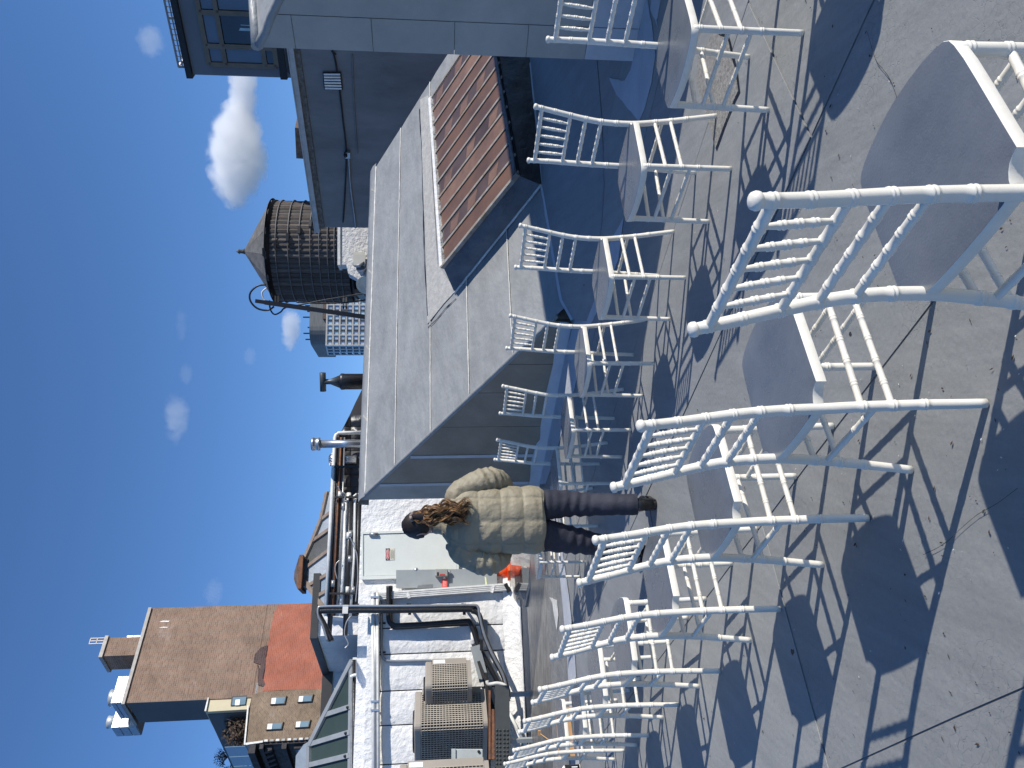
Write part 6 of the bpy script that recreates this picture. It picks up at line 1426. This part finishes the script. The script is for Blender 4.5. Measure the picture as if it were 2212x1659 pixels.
for lk in range(NL):
    a = lk*2.399; rad = math.sqrt((lk+.5)/NL); w1, w2 = rnd.uniform(6.5, 9.5), rnd.uniform(6.5, 9.5); p1_, p2_ = rnd.random()*6, rnd.random()*6; am = rnd.uniform(.012, .021); ln = rnd.uniform(.78, 1.03)
    for q in range(24):
        oa, orad = rnd.random()*6.28, math.sqrt(rnd.random())*.0085; fly = rnd.random() < .04; l2 = ln*rnd.uniform(.93, 1.02); dw = rnd.uniform(-.25, .25)
        pts = []; rr_ = []
        for k in range(31):
            t = k/30*l2; spread = .010 + .058*math.sin(min(1, t*1.2)*math.pi*.62)**1.1; lw_ = (.6 + 1.1*t)*(2.2 if fly else 1)
            c = catm(ctr, min(1, t)) + Vector((0, 0, -max(0, t-1)*.3)); amp_ = am*min(1, t*3.2)
            pts.append(c + xa*(math.cos(a)*rad*spread + amp_*math.sin(w1*t*math.pi+p1_+dw) + math.cos(oa)*orad*lw_) + ya_*(-abs(math.sin(a))*rad*spread*.75*(1 if t > .25 else math.copysign(1, math.sin(a))) + amp_*.8*math.cos(w2*t*math.pi+p2_+dw) + math.sin(oa)*orad*lw_))
            rr_.append(.0013 if k < 26 else .0013*(31-k)/5.5)
        bunch[(0, 1, 1, 2, 2)[(lk*3+q) % 5] if rad > .4 else (0 if q % 3 else 1)].tube(pts, rr_, 3, cap=False)
for mb_, m_, nm in zip(bunch, (HAIRD, HAIRM, HAIRL), ('ponytail', 'ponytail', 'ponytail')):
    mb_.build(nm, m_, hairp)
bl_ = MB(); bl_.tube([catm(ctr, k/16) for k in range(15)], [.016 + .016*math.sin(min(1, k/14*1.2)*math.pi*.6) for k in range(15)], 12); bl_.build('ponytail', HAIRD, hairp)
# jacket: quilted torso
def jprof(z):
    P_ = [(.735, .206, .150), (.80, .214, .160), (.92, .212, .162), (1.04, .208, .160), (1.15, .210, .155), (1.24, .212, .148), (1.30, .198, .135), (1.345, .160, .115), (1.38, .108, .088), (1.405, .078, .072)]
    for a, b_ in zip(P_, P_[1:]):
        if z <= b_[0]: t = (z-a[0])/(b_[0]-a[0]); t = max(0, t); return lerp(a[1], b_[1], t), lerp(a[2], b_[2], t)
    return P_[-1][1:]
rows = []
NZ, NA = 120, 144
seams = [.735, .876, 1.022, 1.168, 1.300, 1.405]
def puff_z(z):
    for a, b_ in zip(seams, seams[1:]):
        if a <= z <= b_: return abs(math.sin(math.pi*(z-a)/(b_-a)))**.45
    return 0
vse = [-.21, -.07, .075, .215]
for i in range(NZ+1):
    z = .735 + (1.405-.735)*i/NZ; a_, b_ = jprof(z); row = []
    for j in range(NA):
        th = 2*math.pi*j/NA; x = a_*math.copysign(abs(math.cos(th))**.88, math.cos(th)); y = b_*math.copysign(abs(math.sin(th))**.9, math.sin(th))
        sx_ = th/(2*math.pi)*9 + .25; pv_ = abs(math.sin(math.pi*sx_))**.45
        pf = puff_z(z)*pv_; w_ = noise.noise(Vector((x*9, y*9, z*16)))*.35 + noise.noise(Vector((x*26, y*26, z*40)))*.22*(1.2-pf)
        # tension creases running from the left elbow
        cr_ = .25*math.sin((z*1.0 + x*.9)*75)*math.exp(-((x+.10)/.09)**2 - ((z-1.12)/.09)**2)
        d = Vector((math.cos(th), math.sin(th))); hemw = .006*math.sin(th*5+1) if i < 3 else 0
        k = .014*pf*(1+w_) + .006*w_ + .009*cr_
        if z < .75: k -= .006
        row.append(L(x + d.x*k, y + d.y*k + .01, z + hemw))
    rows.append(row)
jk = MB(); jk.grid(rows, wrap=True)
# turn under at the hem
inner = [[L(*(((Vector((p.x, p.y, 0)) - Vector((PO_.x, PO_.y, 0)))).to_2d().to_3d()*0)) for p in rows[0]]] if False else None
jo = jk.build('jacket', JACK, pr)
hem = [rows[0][j] for j in range(NA)]; cx = sum(hem, Vector())/NA
MB().grid([hem, [lerp(p, cx, .06)+Vector((0, 0, .008)) for p in hem], [lerp(p, cx, .10)+Vector((0, 0, .10)) for p in hem]], wrap=True).build('lining', BLACKP, jo)
# collar
rows = []
for i in range(13):
    t = i/12; z = 1.385 + .075*t; rows.append([L((.080-.012*t)*math.cos(2*math.pi*j/40)*(1+.05*abs(math.sin(math.pi*t*2))) - .006, (.074-.010*t)*math.sin(2*math.pi*j/40) + .018+.012*t, z + .012*math.sin(2*math.pi*j/40)*-1*0) for j in range(40)])
MB().grid(rows, wrap=True).build('collar', JACK, jo)
MB().grid([[p + Vector((0, 0, .0)) for p in rows[-1]], [lerp(p, L(-.006, .03, 1.46), .14) - Vector((0, 0, .02)) for p in rows[-1]]], wrap=True).build('collar_lining', BLACKP, jo)
# sleeves
def sleeve(P_, rr_):
    rows = []; N = 84; up = Vector((0, 1, 0))
    for i in range(N+1):
        t = i/N; c = catm(P_, t); c2_ = catm(P_, min(1, t+.01)); c1_ = catm(P_, max(0, t-.01)); d = (c2_-c1_).normalized(); s_ = d.cross(up).normalized(); u_ = s_.cross(d)
        k = t*(len(rr_)-1); q = min(len(rr_)-2, int(k)); r0 = lerp(rr_[q], rr_[q+1], k-q); pf = abs(math.sin(math.pi*(t*3.1+.2)))**.5; row = []
        for j in range(40):
            th = 2*math.pi*j/40; dd = s_*math.cos(th) + u_*math.sin(th); p = c + dd*r0; w_ = noise.noise(p*16)*.6 + noise.noise(p*38)*.35
            bend = math.exp(-((t-.5)/.12)**2); row.append(c + dd*(r0 + .009*pf*(1+.7*w_) + .011*w_ + .008*bend*math.sin(t*90+th*2)))
        rows.append(row)
    m_ = MB(); m_.grid(rows, wrap=True); m_.f.append([len(m_.v)-40+j for j in range(40)]); m_.sm.append(True)
    return m_
sleeve([L(.115, .0, 1.325), L(.190, -.005, 1.275), L(.245, .0, 1.16), L(.262, .02, 1.075), L(.245, .085, 1.01), L(.19, .16, .985), L(.15, .20, .985)], [.055, .078, .080, .078, .074, .066, .052]).build('sleeve', JACK, jo)
sleeve([L(-.115, .0, 1.325), L(-.195, -.005, 1.27), L(-.248, -.005, 1.17), L(-.262, .0, 1.095), L(-.25, .06, 1.03), L(-.215, .14, 1.0), L(-.18, .19, .99)], [.055, .078, .080, .078, .073, .064, .052]).build('sleeve', JACK, jo)
# jeans
def leg(P_, rr_, seed):
    rows = []; N = 70; up = Vector((0, 1, 0))
    for i in range(N+1):
        t = i/N; c = catm(P_, t); d = (catm(P_, min(1, t+.01)) - catm(P_, max(0, t-.01))).normalized(); s_ = d.cross(up).normalized(); u_ = s_.cross(d); k = t*(len(rr_)-1); q = min(len(rr_)-2, int(k)); r0 = lerp(rr_[q], rr_[q+1], k-q); row = []
        for j in range(36):
            th = 2*math.pi*j/36; dd = s_*math.cos(th) + u_*math.sin(th); p = c + dd*r0
            fold = .006*noise.noise(Vector((p.x*8, p.y*8+seed, p.z*22))) + .005*math.sin(p.z*95 + math.cos(th)*2.2 + seed)*math.exp(-((t-.48)/.16)**2) + .004*math.sin(p.z*110+th)*math.exp(-((t-.18)/.1)**2)
            row.append(c + dd*(r0 + fold))
        rows.append(row)
    return MB().grid(rows, wrap=True)
jn = leg([L(.085, .0, .86), L(.095, .0, .72), L(.098, .005, .56), L(.092, -.02, .42), L(.090, -.07, .27), L(.088, -.105, .115)], [.105, .102, .088, .076, .071, .069], 1).build('jeans', JEAN, pr)
leg([L(-.085, .0, .86), L(-.105, .02, .72), L(-.135, .06, .56), L(-.165, .09, .42), L(-.200, .105, .28), L(-.235, .115, .125)], [.108, .106, .094, .080, .073, .070], 5).build('trouser_leg', JEAN, jn)
rows = [[L(.175*math.cos(2*math.pi*j/36), .135*math.sin(2*math.pi*j/36), z) for j in range(36)] for z in (.76, .85, .95)]; MB().grid(rows, wrap=True).build('seat_of_jeans', JEAN, jn)
# boots
for (hx, hy), yaw_, hz in (((.088, -.115), R(-6), 0.0), ((-.238, .115), R(18), 0.0)):
    def BL(x, y, z, hx=hx, hy=hy, yaw_=yaw_): c, s_ = math.cos(yaw_), math.sin(yaw_); return L(hx + x*c - y*s_, hy + x*s_ + y*c, z)
    rows = []
    for k in range(22):
        t = k/21; y = -.045 + .27*t; w_ = .036*(1-.25*math.exp(-((t-.35)/.2)**2)) if t < .93 else .036*math.sqrt(max(.02, 1-((t-.93)/.075)**2)); h = .085 if t < .2 else .085 - .045*min(1, (t-.2)/.45); h = h if t < .9 else h*math.sqrt(max(.05, 1-((t-.9)/.11)**2))
        rows.append([BL(w_*math.cos(th), y, .022 + h*max(0, math.sin(th))**.8) for th in [math.pi*j/14 for j in range(15)]] + [BL(0, y, .022)])
    b_ = MB(); b_.grid(rows, wrap=True); b_.poly(rows[0]); bt_ = b_.build('boot', BOOT, pr)
    MB().prism([BL(.034*math.cos(th), -.008+.04*math.sin(th), 0) for th in [2*math.pi*j/16 for j in range(16)]], (0, 0, .028)).build('heel', BOOT, bt_)
    sole = [BL(.034, -.03, .004), BL(.040, .12, .0), BL(.034, .20, .0), BL(.0, .232, .0), BL(-.034, .20, .0), BL(-.040, .12, .0), BL(-.034, -.03, .004)]; MB().prism(sole, (0, 0, .022)).build('sole', BOOT, bt_)
    MB().tube([BL(0, -.012, .02), BL(0, -.012, .10), BL(0, -.006, .16)], [.040, .042, .044], 18).build('boot_shaft', BOOT, bt_)
